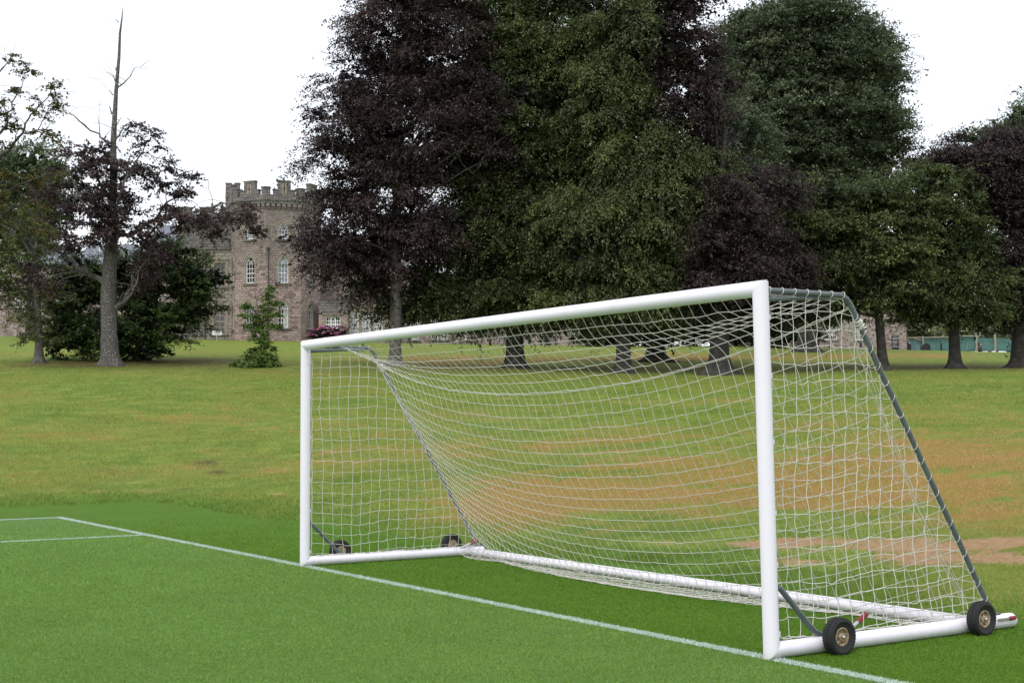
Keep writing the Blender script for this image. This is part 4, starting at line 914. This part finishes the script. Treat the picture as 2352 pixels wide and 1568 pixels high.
tree('beech', 'tallest dense green tree with rounded crown behind the right of the goal', 'tree', 1855, 10, 118, 46,
     [(1850, 62, 140, 55), (1760, 125, 110, 75), (1900, 150, 140, 90), (1990, 215, 70, 75), (1780, 250, 120, 85), (1930, 290, 130, 90), (1720, 330, 85, 75), (1840, 380, 130, 70), (2015, 360, 55, 60), (1710, 190, 75, 75), (1950, 430, 100, 50), (1730, 75, 55, 35), (1960, 110, 60, 40), (2035, 300, 38, 40), (1690, 320, 60, 60, -18), (1700, 400, 60, 40, -18), (1650, 270, 40, 50, -12)],
     'leaf_cool', 'bark_dark', 0.40, 2.1, 26, 22, leaf=(0.224, 0.149), seed=26, group='large beeches along the lawn', tone=0.54, droop=0.25)
tree('beech', 'smaller green tree standing right of the near goalpost, seen past the top of the stanchion', 'tree', 2028, 430, 84, 24,
     [(1800, 530, 110, 70), (1900, 560, 120, 85), (2000, 530, 110, 80), (1860, 645, 100, 50), (2010, 600, 100, 65), (2080, 470, 75, 55), (1950, 460, 110, 45), (2060, 660, 75, 50), (1790, 610, 75, 50), (1960, 690, 80, 40), (1870, 480, 80, 50), (1850, 710, 80, 40), (1790, 680, 60, 50)],
     'leaf_green', 'bark_dark', 0.62, 1.5, 20, 21, leaf=(0.157, 0.103), seed=27, group='large beeches along the lawn', tone=0.56, droop=0.35, lean=-25)
tree('beech', 'slender green tree with root-flared trunk in front of the green hoarding', 'tree', 2193, 430, 86, 27,
     [(2150, 440, 70, 45), (2120, 405, 45, 20), (2190, 520, 70, 50), (2170, 590, 90, 60), (2230, 640, 85, 55), (2140, 680, 75, 45), (2255, 560, 50, 30), (2200, 710, 95, 35), (2210, 450, 30, 30), (2100, 610, 60, 60), (2150, 520, 60, 50), (2090, 735, 26, 22), (2250, 715, 45, 22), (2130, 722, 60, 18)],
     'leaf_green', 'bark_dark', 0.62, 1.5, 20, 21, leaf=(0.157, 0.103), seed=28, group='large beeches along the lawn', tone=0.58, droop=0.4)
tree('copper_beech', 'dark copper beech at the right edge of the lawn with a low spreading crown', 'tree', 2343, 300, 88, 38,
     [(2190, 365, 75, 40), (2280, 400, 100, 75), (2330, 350, 80, 50), (2300, 500, 100, 85), (2370, 600, 100, 85), (2290, 640, 85, 55), (2370, 710, 70, 45), (2400, 420, 90, 110), (2140, 380, 30, 20), (2285, 712, 45, 38)],
     'leaf_copper', 'bark_dark', 0.65, 1.6, 20, 22, leaf=(0.151, 0.098), seed=29, group='large beeches along the lawn', flare=2.0)
tree('beech', 'pale green treetop rising behind the copper beech at the far right', 'tree', 2440, 230, 112, 34, [(2320, 325, 70, 35), (2370, 295, 60, 45), (2440, 280, 90, 90), (2270, 330, 45, 20), (2345, 360, 70, 40), (2430, 420, 110, 100)],
     'leaf_cool', 'bark_dark', 0.5, 1.6, 13, 15, leaf=(0.25, 0.16), seed=30, group='large beeches along the lawn', tone=0.55, droop=0.1)
# the dying beech on the left
tree('dying_copper_beech', 'half-dead copper beech with a long bare spire and sparse purple leaves on the left', 'tree', 252, 15, 79, 38,
     S1([(462, 720, 55, 55, -1.2), (450, 880, 70, 80, -1.3), (485, 960, 60, 45, -1.3), (420, 1010, 60, 40, -1.2), (600, 555, 50, 32), (640, 610, 40, 30), (590, 700, 80, 50), (670, 700, 40, 40), (330, 650, 60, 50), (320, 770, 80, 80), (410, 740, 70, 100), (200, 790, 80, 40), (560, 850, 50, 60), (700, 800, 80, 40), (790, 760, 30, 50), (400, 900, 110, 90), (570, 980, 100, 60), (790, 930, 110, 35), (980, 890, 85, 42), (1050, 960, 25, 55), (320, 990, 80, 70), (230, 880, 70, 70), (650, 1060, 80, 60), (450, 660, 50, 50), (590, 1190, 55, 80), (690, 900, 60, 45), (480, 800, 60, 60), (880, 980, 50, 45), (180, 1150, 60, 90)]),
     'leaf_copper', 'bark_pale', 1.05, 0.85, 10, 13, leaf=(0.17, 0.105), core=0, seed=31, tone=0.60, nb=90, inner=0.4, dfac=1.1,
     path=SW([(460, 1535, 66), (458, 1400, 62), (455, 1250, 62), (462, 1100, 56), (474, 950, 46), (476, 800, 34), (476, 600, 26), (488, 380, 17), (500, 240, 13), (504, 140, 10), (512, 80, 6), (517, 28, 1.5)]),
     limbs=[SW(x) for x in ([(480, 1300, 26), (520, 1270, 22), (560, 1200, 15), (590, 1060, 12, 1), (650, 960, 10, 1), (730, 900, 8, 0), (850, 885, 6, -1), (930, 850, 7, -2.5), (1010, 870, 4, -3)],
            [(440, 1190, 26), (380, 1155, 22, 1), (310, 1100, 17, 2), (250, 1060, 12, 2), (160, 1030, 8, 2), (90, 990, 4, 2)],
            [(458, 600, 10), (420, 575, 8), (375, 545, 7, 1), (310, 485, 5, 1), (250, 468, 2, 1)],
            [(490, 372, 8), (520, 350, 6), (548, 322, 4), (562, 290, 3), (600, 275, 2.2), (632, 252, 1)],
            [(476, 900, 16), (500, 830, 12, -1), (535, 740, 10, -1), (560, 700, 8), (600, 640, 5), (605, 560, 3)],
            [(474, 860, 14), (430, 790, 11, 1), (402, 700, 8, 1), (390, 630, 4, 1)],
            [(478, 1000, 18), (560, 985, 14, 1), (640, 930, 10, 1.5), (700, 850, 8, 1), (780, 800, 5, 1), (812, 715, 2.5, 1)],
            [(466, 1040, 16), (380, 920, 12, -1), (330, 820, 8, -1), (290, 720, 4, -1)],
            [(498, 96, 4), (492, 88, 3), (488, 80, 1)], [(484, 345, 5), (478, 320, 3), (474, 318, 1)], [(476, 400, 6), (462, 384, 3), (458, 380, 1)], [(490, 310, 6), (487, 285, 3), (486, 280, 1)], [(470, 480, 8), (463, 455, 4), (458, 450, 1)],
            [(484, 590, 10), (505, 560, 7), (520, 540, 5), (560, 560, 3)], [(490, 525, 5), (505, 500, 3), (512, 492, 1)],
            [(500, 1290, 14), (540, 1250, 10, -1), (575, 1190, 8, -1), (585, 1130, 5, -1)])])
tree('birch', 'thin speckled birch-like tree with light green foliage at the left edge', 'tree', 88, 420, 81, 19,
     S1([(70, 1090, 85, 70), (50, 1220, 75, 70), (110, 1340, 55, 55), (40, 1010, 70, 60), (130, 980, 70, 60), (190, 1060, 60, 60), (230, 1180, 60, 80), (60, 900, 80, 60), (170, 860, 80, 60), (-40, 1150, 70, 90), (110, 1440, 30, 40), (200, 1440, 35, 45), (10, 1300, 80, 70), (60, 1180, 90, 80), (150, 1260, 60, 70), (20, 1120, 80, 70), (0, 900, 90, 80)]),
     'leaf_green', 'bark_pale', 0.7, 0.9, 10, 13, leaf=(0.17, 0.10), core=0, seed=33, tone=0.75, nb=40, ground=0.6, inner=0.4, tipbright=0.2)
tree('cherry_tree', 'sparse tree with orange-tinged leaves reaching in from the left edge', 'tree', -75, 100, 70, 26,
     S1([(40, 255, 45, 22), (100, 300, 30, 20), (30, 390, 60, 35), (190, 400, 60, 35), (245, 370, 30, 25), (60, 480, 70, 45), (170, 480, 60, 35), (240, 450, 35, 25), (40, 560, 50, 40), (190, 560, 55, 35), (250, 580, 30, 22), (60, 760, 90, 45), (170, 760, 80, 35), (70, 860, 100, 55), (150, 920, 70, 50), (20, 960, 70, 50), (-60, 420, 90, 100), (-80, 650, 90, 120), (-60, 880, 90, 100), (240, 740, 40, 25)]),
     'leaf_autumn', 'bark_dark', 0.75, 0.65, 8, 11, leaf=(0.15, 0.09), core=0, seed=34, tone=0.55, nb=60, inner=0.4, dfac=1.0,
     limbs=[SW(x) for x in ([(-137, 1100, 30), (-80, 800, 24), (0, 660, 16), (50, 610, 12), (95, 560, 9), (120, 500, 7), (160, 450, 5), (210, 400, 3)], [(-137, 900, 22), (-40, 600, 14), (30, 520, 9), (50, 430, 6), (90, 370, 4), (120, 300, 2)],
            [(-137, 1000, 20), (-60, 860, 16), (20, 800, 12), (100, 770, 9), (180, 740, 5), (250, 730, 2)], [(95, 560, 7), (160, 545, 5), (240, 560, 2)], [(-137, 1050, 20), (-20, 930, 12), (60, 870, 8), (150, 840, 4)], [(-137, 800, 20), (-60, 450, 10), (0, 300, 6), (40, 250, 3)])])
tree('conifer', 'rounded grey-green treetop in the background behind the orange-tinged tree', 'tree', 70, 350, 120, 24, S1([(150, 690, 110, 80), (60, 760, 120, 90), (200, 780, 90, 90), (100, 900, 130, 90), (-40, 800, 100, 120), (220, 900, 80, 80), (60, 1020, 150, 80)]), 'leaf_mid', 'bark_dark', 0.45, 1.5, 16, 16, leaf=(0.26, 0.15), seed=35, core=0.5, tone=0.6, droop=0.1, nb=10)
tree('yew', 'large dark evergreen bush with bright tips behind the dying beech', 'bush', 330, 620, 86, 26,
     S1([(820, 1180, 115, 120), (700, 1140, 130, 120), (560, 1180, 170, 150), (390, 1200, 150, 150), (270, 1270, 90, 140), (790, 1320, 130, 80), (560, 1380, 240, 120, -1), (300, 1420, 120, 90, -1), (640, 1470, 75, 45, -3), (430, 1450, 120, 70, -2), (740, 1070, 60, 50)]),
     'leaf_dark', 'bark_dark', 1.1, 0.95, 12, 14, leaf=(0.16, 0.08), seed=36, tone=0.70, droop=0.12, ground=0.05, flare=1.2, lift=0.1, nb=20, tipbright=0.5, inner=0.35)
S2 = lambda L: [((600+a/1.96)/1.633, (600+b/1.96)/1.633, c/3.2, d/3.2) for a, b, c, d in L]
tree('hornbeam_sapling', 'young leafy sapling with a wide skirt of leaves in front of the tower', 'sapling', 596, 662, 79.5, 5,
     S2([(700, 1505, 150, 26), (725, 1455, 120, 36), (740, 1390, 90, 40), (748, 1320, 62, 36), (745, 1250, 48, 30), (680, 1225, 80, 14), (835, 1228, 65, 13), (745, 1175, 40, 24), (660, 1150, 55, 12), (820, 1140, 60, 12), (775, 1085, 34, 26), (650, 1075, 45, 11), (830, 1050, 40, 11), (800, 1010, 20, 26), (818, 955, 10, 28), (810, 1500, 80, 26)]),
     'leaf_sapling', 'bark', 6.5, 0.36, 8, 9, leaf=(0.12, 0.075), core=0, seed=37, tone=0.62, droop=0.25, ground=0.02, nb=40, flare=1.1, lift=0.1, tipbright=0.4)
# rhododendron in flower beside the tower
rb = tree('rhododendron', 'rhododendron bush covered in pink flowers at the foot of the tower', 'bush', 754, 765, 127, 4, S2([(1150, 1285, 55, 28), (1215, 1262, 60, 32), (1310, 1262, 55, 30), (1260, 1290, 90, 26), (1180, 1310, 60, 20)]), 'leaf_dark', 'bark_dark', 3.5, 0.4, 8, 9, leaf=(0.13, 0.07), seed=38, tone=0.3, ground=0.0, nb=4, droop=0.1)
r_ = np.random.RandomState(5); C_, O_, S_ = clusters(S2([(1150, 1283, 58, 31), (1215, 1260, 62, 35), (1310, 1260, 57, 33), (1260, 1288, 92, 28)]), 126.8, 5.0, 0.16, r_, inner=0.0, ground=0.0)
V, tn = foliage(C_, O_, S_, 7, 8, (0.14, 0.12), 0.0, 0.6, 39, 0.3); quads_obj('flowers', V, M['flower'], rb, tn)
for u, vt, Z, w, bl, lab, sd in ((1430, 745, 129, 6, [(1400, 770, 55, 28), (1460, 760, 45, 38), (1380, 785, 40, 16), (1440, 740, 40, 20)], 'dark laurel bush against the castle wall left of the ivy-clad trunk', 41),
                      (1570, 735, 131, 6, [(1560, 760, 55, 38), (1610, 760, 50, 38), (1580, 735, 50, 25)], 'dark evergreen bush on the skyline between the ivy-clad and flared trunks', 42),
                      (1790, 720, 128, 6, [(1740, 750, 50, 45), (1800, 745, 55, 52), (1850, 760, 30, 34), (1790, 700, 60, 30)], 'dark evergreen bush seen through the side net right of the near goalpost', 43),
                      (1690, 735, 133, 6, [(1670, 755, 50, 40), (1710, 760, 45, 36)], 'dark evergreen bush hidden behind the near goalpost', 44)):
    tree('laurel_bush', lab, 'bush', u, vt, Z, w, bl, 'leaf_dark', 'bark_dark', 0.9, 1.2, 11, 12, leaf=(0.24, 0.13), seed=sd, tone=0.25, ground=0.05, group='dark shrubs by the castle', nb=5, droop=0.1, flare=1.1)
# pale trees far beyond the hoarding
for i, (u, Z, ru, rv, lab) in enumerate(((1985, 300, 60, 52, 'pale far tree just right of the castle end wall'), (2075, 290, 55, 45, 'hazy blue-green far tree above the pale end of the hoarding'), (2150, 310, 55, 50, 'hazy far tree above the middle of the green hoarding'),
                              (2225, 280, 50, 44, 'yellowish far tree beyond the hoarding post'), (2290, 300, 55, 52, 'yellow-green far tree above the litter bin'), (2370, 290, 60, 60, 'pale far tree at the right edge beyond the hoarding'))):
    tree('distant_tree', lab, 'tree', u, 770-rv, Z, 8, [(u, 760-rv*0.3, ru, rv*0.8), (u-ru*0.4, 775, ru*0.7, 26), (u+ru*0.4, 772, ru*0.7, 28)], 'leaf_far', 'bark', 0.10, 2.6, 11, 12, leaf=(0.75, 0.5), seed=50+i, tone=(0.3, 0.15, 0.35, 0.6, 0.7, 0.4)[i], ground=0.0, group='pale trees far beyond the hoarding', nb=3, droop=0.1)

# ------------------------------------------------------------------ things by the castle
def up(u, Z, v0, v1): g = G(u, Z); return g, abs(P(u, v1, Z)[2]-P(u, v0, Z)[2])
def slab(mb, Zc, u0, u1, z0, z1, th, dz=0.0):
    T, ax, az = flat(Zc-dz); x0, x1 = ax(u0), ax(u1)
    mb.add([T(x0, z0, 0), T(x1, z0, 0), T(x1, z1, 0), T(x0, z1, 0), T(x0, z0, -th), T(x1, z0, -th), T(x1, z1, -th), T(x0, z1, -th)], [(0, 1, 2, 3), (4, 5, 6, 7), (0, 1, 5, 4), (3, 2, 6, 7), (0, 3, 7, 4), (1, 2, 6, 5)])
ZF = 172.0; zf = lambda v: zz(v, ZF, 1176)
fence = empty('hoarding_fence', G(2230, ZF), 'long fence of sagging green sheeting on timber posts at the right', 'fence')
for a, b, va, vb, m_ in ((2086, 2120, 783, 783, 'sheet_pale'), (2121, 2200, 781.5, 780.5, 'sheet'), (2204, 2242, 777, 779, 'sheet'), (2245, 2285, 780, 782, 'sheet'), (2288, 2345, 781, 783, 'sheet'), (2348, 2420, 780, 782, 'sheet')):
    mb = MB(); T, ax, az = flat(ZF); n = 10
    top = [(a+(b-a)*k/n, va+(vb-va)*k/n+(1.0*math.sin(math.pi*k/n))) for k in range(n+1)]; vs = []
    for k, (uu, vv) in enumerate(top):
        for q in range(5): vs.append(T(ax(uu), zf(812)+(zf(vv)-zf(812))*q/4, 0.05*math.sin(k*1.1+q*0.9)+0.06*math.sin(q*2.1)))
    mb.add(vs, [(k*5+q, (k+1)*5+q, (k+1)*5+q+1, k*5+q+1) for k in range(n) for q in range(4)]); mb.build('sheet', M[m_], fence, smooth_=True)
for u, v, w in ((2086, 778, .12), (2120.5, 777, .2), (2202, 773, .32), (2243.5, 774, .24), (2286.5, 774, .24), (2346.5, 776, .2)):
    mb = MB(); T, ax, az = flat(ZF); mb.box((T(ax(u), (zf(812)+zf(v))/2, 0.2)), (w, 0.15, zf(v)-zf(812)), X=RH, Y=FH); mb.build('post', M['timber'], fence)
mb = MB(); T, ax, az = flat(ZF-0.2); bar(mb, T, ax(2086), zf(780), ax(2202), zf(779), 0.14, 0, 0.1); bar(mb, T, ax(2202), zf(776.5), ax(2243), zf(777.5), 0.14, 0, 0.1); bar(mb, T, ax(2098), zf(781), ax(2118), zf(786), 0.12, 0, 0.1); mb.build('rail', M['timber'], fence)
# black information board with rows of small lettering
g, h = up(2058, 163, 805, 774); bd = empty('information_board', g, 'tall black information board with white lettering against the castle end wall', 'sign')
mb = MB(); slab(mb, 163, 2050, 2066, zz(808, 163, 1176), zz(774, 163, 1176), 0.12); mb.build('panel', M['sign_black'], bd)
mb = MB(); T, ax, az = flat(163); rr = random.Random(4)
for v in (776.4, 780.2, 781.9, 783.6, 788.0, 789.6, 791.2, 795.2, 799.0, 801.0):
    x = ax(2052)
    while x < ax(2052)+rr.uniform(0.45, 0.68):
        w_ = rr.uniform(0.05, 0.12); bar(mb, T, x, az(v), x+w_, az(v), 0.035, 0.002, 0.012); x += w_+0.035
mb.build('lettering', M['sign_white'], bd)
# two black arch-topped shelters
for u, Z, lab in ((2085.5, 168, 'black arch-topped bin store nearest the castle wall'), (2129.5, 168, 'black arch-topped bin store standing alone in front of the green sheet')):
    kz = K(Z); W = 9.2*kz; g = G(u, Z); H_ = 19*kz; t_ = empty('arched_bin_store', g, lab, 'bin store', 'black arched bin stores')
    pr = [(-W, 0), (W, 0), (W, H_*0.52)]+[(W*math.cos(a), H_*0.52+H_*0.48*math.sin(a)) for a in np.linspace(0.2, math.pi-0.2, 9)]+[(-W, H_*0.52)]
    T2 = lambda x, z, d: np.array([*(g[:2]+RH[:2]*x-FH[:2]*d), g[2]+z-0.1])
    n = len(pr); mb = MB(); mb.add([T2(x, z, 0) for x, z in pr]+[T2(x, z, -0.9) for x, z in pr], [tuple(range(n)), tuple(range(2*n-1, n-1, -1))]+[(i, (i+1) % n, n+(i+1) % n, n+i) for i in range(n)]); mb.build('shell', M['iron'], t_)
    mb = MB(); q = [(x*0.72, 0.12+z*0.8) for x, z in pr]; ring(mb, T2, q, [(x*0.93, 0.02+z*0.95) for x, z in q], 0.002, 0.04); mb.build('door', M['sign_black'], t_)
    if u < 2100:
        mb = MB(); T2b = T2; bar(mb, T2, W*0.45, H_*0.9, W*0.62, H_*0.98, 0.12, 0.0, 0.05); mb.build('hinge', M['steel'], t_)
# bollards
for u, Z, v1, w, lab in ((1907, 160, 787.5, .24, 'black timber bollard below the left window of the castle end block'), (1978, 160, 787.5, .24, 'black timber bollard below the right window of the castle end block'), (2163.5, 165, 787.5, .22, 'black bollard in front of the middle green sheet'), (2223, 168, 788.5, .11, 'thin grey bollard between two hoarding posts'), (2071, 162, 792, .10, 'thin grey post between the black board and the arched bin store')):
    g, h = G(u, Z), 0; ht = P(u, v1, Z)[2]-g[2]; mm = 'iron' if w > .2 else 'slate'
    b_ = empty('bollard', g, lab, 'bollard', 'bollards by the castle')
    mb = MB(); mb.lathe(g, (0, 0, 1), [(w/2, -0.1), (w/2, ht*0.82)], 12); mb.build('shaft', M[mm], b_, smooth_=True)
    mb = MB(); mb.lathe(g, (0, 0, 1), [(w/2*0.8, ht*0.82), (w/2*0.8, ht*0.86), (w/2*1.06, ht*0.865), (w/2*1.06, ht*0.97), (0.01, ht)], 12); mb.build('cap', M[mm], b_)
g = G(2252.5, 166); ht = P(2252, 786.8, 166)[2]-g[2]; b_ = empty('litter_bin', g, 'round black litter bin with a gold band on the edge of the pale path', 'bin')
mb = MB(); mb.lathe(g, (0, 0, 1), [(.25, -.1), (.26, ht*.56), (.24, ht*.6)], 20); mb.build('body', M['iron'], b_, smooth_=True)
mb = MB(); mb.lathe(g, (0, 0, 1), [(.275, ht*.545), (.275, ht*.59)], 20); mb.build('band', M['rim'], b_)
mb = MB(); mb.lathe(g, (0, 0, 1), [(.22, ht*.6), (.22, ht*.66), (.27, ht*.67), (.27, ht*.92), (.2, ht), (0.01, ht*1.01)], 20); mb.build('hood', M['iron'], b_, smooth_=True)
mb = MB(); mb.box(g-FH*0.262+np.array([0, 0, ht*.8]), (.16, .03, .14), X=RH, Y=FH); mb.build('label_plate', M['steel'], b_)
# pale path by the hoarding, laid over the grass
def sheet(name, cells, m_, lift):
    mb = MB()
    for a in cells: mb.add([G(u, Z, lift) for u, Z in a], [(0, 1, 2, 3)])
    return tag(mb.build(name, M[m_]), kind='structure')
cells = []
for i in range(24):
    u0, u1 = 2170+i*10, 2180+i*10
    fz = lambda u: 139+26*max(0, 1-(u-2170)/110.0)**0.8
    zs_ = lambda u: np.linspace(fz(u), 168, 7)
    for q in range(6): cells.append([(u0, zs_(u0)[q]), (u1, zs_(u1)[q]), (u1, zs_(u1)[q+1]), (u0, zs_(u0)[q+1])])
sheet('path', cells, 'path', 0.14)
# small white sign on a post by the tower
g = G(497, 126); sg_ = empty('notice_sign', g, 'small white notice on a grey post left of the tower', 'sign')
mb = MB(); mb.tube([g-(0, 0, .1), P(497, 758, 126)], 0.035, 8); mb.build('post', M['steel'], sg_)
mb = MB(); T, ax, az = flat(125.95); x = ax(497); slab(mb, 125.95, 486, 508, zz(766, 126, 1176), zz(756, 126, 1176), 0.03); pn = mb.build('panel', M['sign_white'], sg_)
mb = MB()
for v, a in ((758.4, 7), (760.6, 8), (762.6, 6)): bar(mb, T, ax(497-a), az(v), ax(497+a), az(v), 0.025, 0.002, 0.008)
mb.build('lettering', M['slate'], pn)
# flagpole
g = G(228, 152); fp = empty('flagpole', g, 'thin white flagpole standing behind the half-dead beech', 'flagpole')
mb = MB(); mb.tube([g, P(228, 330, 152), P(228, 240, 152)], [0.09, 0.08, 0.05], 8); mb.build('pole', M['frame'], fp); mb = MB(); mb.lathe(P(228, 239, 152), (0, 0, 1), [(.01, -.1), (.12, 0), (.01, .12)], 10); mb.build('finial', M['frame'], fp)
# parked white people carrier at the left edge, seen from behind
Zv = 196; g = G(2, Zv); vn = empty('parked_van', g, 'white people carrier parked on the skyline at the left edge', 'van')
def vx(x, y, z): return g+RH*x+FH*y+np.array([0, 0, z])
secs = [(-2.3, .45, .98, .80, .84), (-2.25, .30, 1.05, .86, .90), (-1.9, .25, 1.70, .72, .92), (-1.0, .25, 1.78, .72, .92), (0.6, .25, 1.74, .70, .92), (1.3, .25, 1.15, .72, .92), (2.2, .3, 1.0, .78, .86), (2.35, .4, .8, .76, .80)]
vs = []; mb = MB()
for y, z0, z1, wt, wb in secs: vs += [vx(-wb, y, z0), vx(-wb, y, min(z1, .98)), vx(-wt, y, z1-.05), vx(-wt+.12, y, z1), vx(wt-.12, y, z1), vx(wt, y, z1-.05), vx(wb, y, min(z1, .98)), vx(wb, y, z0)]
fs = [(k*8+i, k*8+(i+1) % 8, (k+1)*8+(i+1) % 8, (k+1)*8+i) for k in range(len(secs)-1) for i in range(8)]+[tuple(range(8)), tuple(range(63, 55, -1))]
mb.add(vs, fs); mb.build('body', M['van'], vn, bevel=0.03)
mb = MB(); mb.add([vx(-.70, -2.20, 1.08), vx(.70, -2.20, 1.08), vx(.62, -1.93, 1.62), vx(-.62, -1.93, 1.62)], [(0, 1, 2, 3)]); mb.build('rear_window', M['glass'], vn)
for s in (-1, 1):
    mb = MB(); mb.add([vx(s*.925, -1.7, 1.02), vx(s*.925, 1.0, 1.02), vx(s*.76, .5, 1.62), vx(s*.76, -1.6, 1.62)], [(0, 1, 2, 3)]); mb.build('side_window', M['glass'], vn)
    mb = MB(); mb.box(vx(s*.78, -2.30, .92), (.12, .06, .22), X=RH, Y=FH); mb.build('tail_light', M['red'], vn)
    for y in (-1.5, 1.5): mb = MB(); mb.lathe(vx(s*.85, y, .31), RH*s, [(.01, -.1), (.31, -.1), (.31, .08), (.2, .09), (.01, .09)], 20); mb.build('wheel', M['rubber'], vn)
mb = MB(); mb.box(vx(0, -2.33, .62), (.52, .03, .12), X=RH, Y=FH); mb.build('number_plate', M['sign_white'], vn)
mb = MB(); mb.box(vx(0, -2.34, .42), (1.7, .12, .18), X=RH, Y=FH); mb.build('bumper', M['slate'], vn)

# ------------------------------------------------------------------ blades of grass: rough bank edge, turf near the camera, painted lines
def blades(x, y, h, w, lean, r, zoff=0.0):
    n = len(x); z = gh(x, y)+zoff; a = r.uniform(0, 2*math.pi, n); la = r.uniform(0, 2*math.pi, n)
    b = np.stack([x, y, z-0.003], -1); sd_ = np.stack([np.cos(a), np.sin(a), np.zeros(n)], -1)*(w/2)[:, None]
    tp = b+np.stack([np.cos(la)*lean*h, np.sin(la)*lean*h, h], -1); md = b+(tp-b)*0.55+np.array([0, 0, 1.])*(h*0.08)[:, None]
    return np.stack([b-sd_, b+sd_, md+sd_*0.7, tp], 1)
r = np.random.RandomState(77)
def in_view(x, y, m_=0.42): X, Z = frame(x, y); return (np.abs(X) < Z*m_) & (Z > 6.5)
# bank: blade size follows the density, which thins with distance from the mown edge
n = 1500000; Zr = 7.5*(12.0**r.rand(n)); Xr = r.uniform(-0.42, 0.42, n)*Zr
X0 = CAM[0]+FH[0]*Zr+RH[0]*Xr; Y0 = CAM[1]+FH[1]*Zr+RH[1]*Xr
ey = 2.85+0.12*np.sin(X0*0.9)+0.08*np.sin(X0*2.3+1); ex = -21.2-0.1*(Y0+4)+0.1*np.sin(Y0*1.3); d = np.maximum(Y0-ey, ex-X0)
zg = gh(X0, Y0); U_ = 1176+FPX*Xr/Zr; V_ = 978-FPX*(zg-CAM[2])/Zr; dr, sl, dk = patches(U_, V_, X0, Y0)
pn = 5*(fbm(X0*1.3, Y0*1.3, 6, 21)-0.5)
keep = (d > 0.0) & (r.rand(n) < (0.50+0.35*np.exp(-d/1.5)+0.12*pn)*np.clip(1.05-1.2*sl-0.9*dk, 0.02, 1)*np.clip((92-Zr)/40, 0, 1))
x, y, dd, pn, dr, Zr = X0[keep], Y0[keep], d[keep], pn[keep], dr[keep], Zr[keep]
sc_ = (Zr/14.0)**0.75
h = r.uniform(0.014, 0.034, len(x))*(0.9+0.5*np.clip(pn, -0.6, 1))*(1+0.5*np.exp(-dd/0.4))*np.maximum(sc_, 0.8); w_ = r.uniform(0.004, 0.008, len(x))*np.maximum(sc_, 0.7)
bl = blades(x, y, h, w_, r.uniform(0.3, 1.3, len(x)), r); lush = np.exp(-dd/2.5)
tn = np.clip(0.53+0.9*(fbm(x*0.16+9, y*0.30, 5, 44)-0.5)+0.6*(fbm(x*0.7, y*0.7, 4, 46)-0.5)+0.19*pn+r.randn(len(x))*0.17+0.42*np.clip(dr, -0.3, 1)-0.16*lush, 0, 1)
NB1 = len(x)
tag(quads_obj('rough_grass', bl, M['grassblade'], None, tn), 'rough tufted grass growing along the foot of the bank', 'grass', kind='stuff')
# close-mown turf, inside and outside the goal line
n = 1300000; Zr = 6.6*(3.6**(r.rand(n)**1.15)); Xr = r.uniform(-0.56, 0.52, n)*Zr; X0 = CAM[0]+FH[0]*Zr+RH[0]*Xr; Y0 = CAM[1]+FH[1]*Zr+RH[1]*Xr
d = np.maximum(Y0-2.85, -21.2-X0); keep = (d < -0.05) & (r.rand(n) < np.clip((24-Zr)/10, 0, 1)); X0, Y0, Zr = X0[keep], Y0[keep], Zr[keep]
sc_ = (Zr/9.0)**0.7; pn = 4*(fbm(X0*1.1, Y0*1.1, 6, 31)-0.5)+2.5*(fbm(X0*7, Y0*7, 4, 37)-0.5)
bl = blades(X0, Y0, r.uniform(0.006, 0.016, len(X0))*sc_, r.uniform(0.004, 0.008, len(X0))*sc_, r.uniform(0.4, 1.6, len(X0)), r); tn = np.clip(0.46+0.11*pn+r.randn(len(X0))*0.12, 0, 1)
ins = Y0 < 0
tag(quads_obj('mown_turf', bl[ins], M['turfblade'], None, tn[ins]), 'close-mown pale green turf on the playing side of the goal line', 'grass', kind='stuff')
tag(quads_obj('mown_turf', bl[~ins], M['turfblade2'], None, tn[~ins]), 'close-mown deeper green turf behind the goal line', 'grass', kind='stuff')
# painted blades on the lines
xs, ys = [], []
for x0, y0, x1, y1, n in ((-17.77, 0, 3.4, 0, 60000), (-12.94, -0.06, -12.94, -9, 16000), (-17.71, -0.06, -17.71, -7, 9000)):
    t = r.rand(n); o = r.randn(n)*0.030; o = np.where(np.abs(o) < 0.068, o, r.uniform(-0.06, 0.06, n)); L = math.hypot(x1-x0, y1-y0); nx_, ny_ = -(y1-y0)/L, (x1-x0)/L
    xs.append(x0+(x1-x0)*t+nx_*o); ys.append(y0+(y1-y0)*t+ny_*o)
x, y = np.concatenate(xs), np.concatenate(ys); k_ = in_view(x, y, 0.5); x, y = x[k_], y[k_]
tag(quads_obj('painted_grass', blades(x, y, r.uniform(0.010, 0.022, len(x)), r.uniform(0.004, 0.008, len(x)), r.uniform(0.3, 1.2, len(x)), r), M['paintblade'], None, r.rand(len(x))), 'short blades coated with white line paint along the pitch lines', 'grass', kind='stuff')
print('LEAVES', NLEAF[0], 'BLADES', NB1)
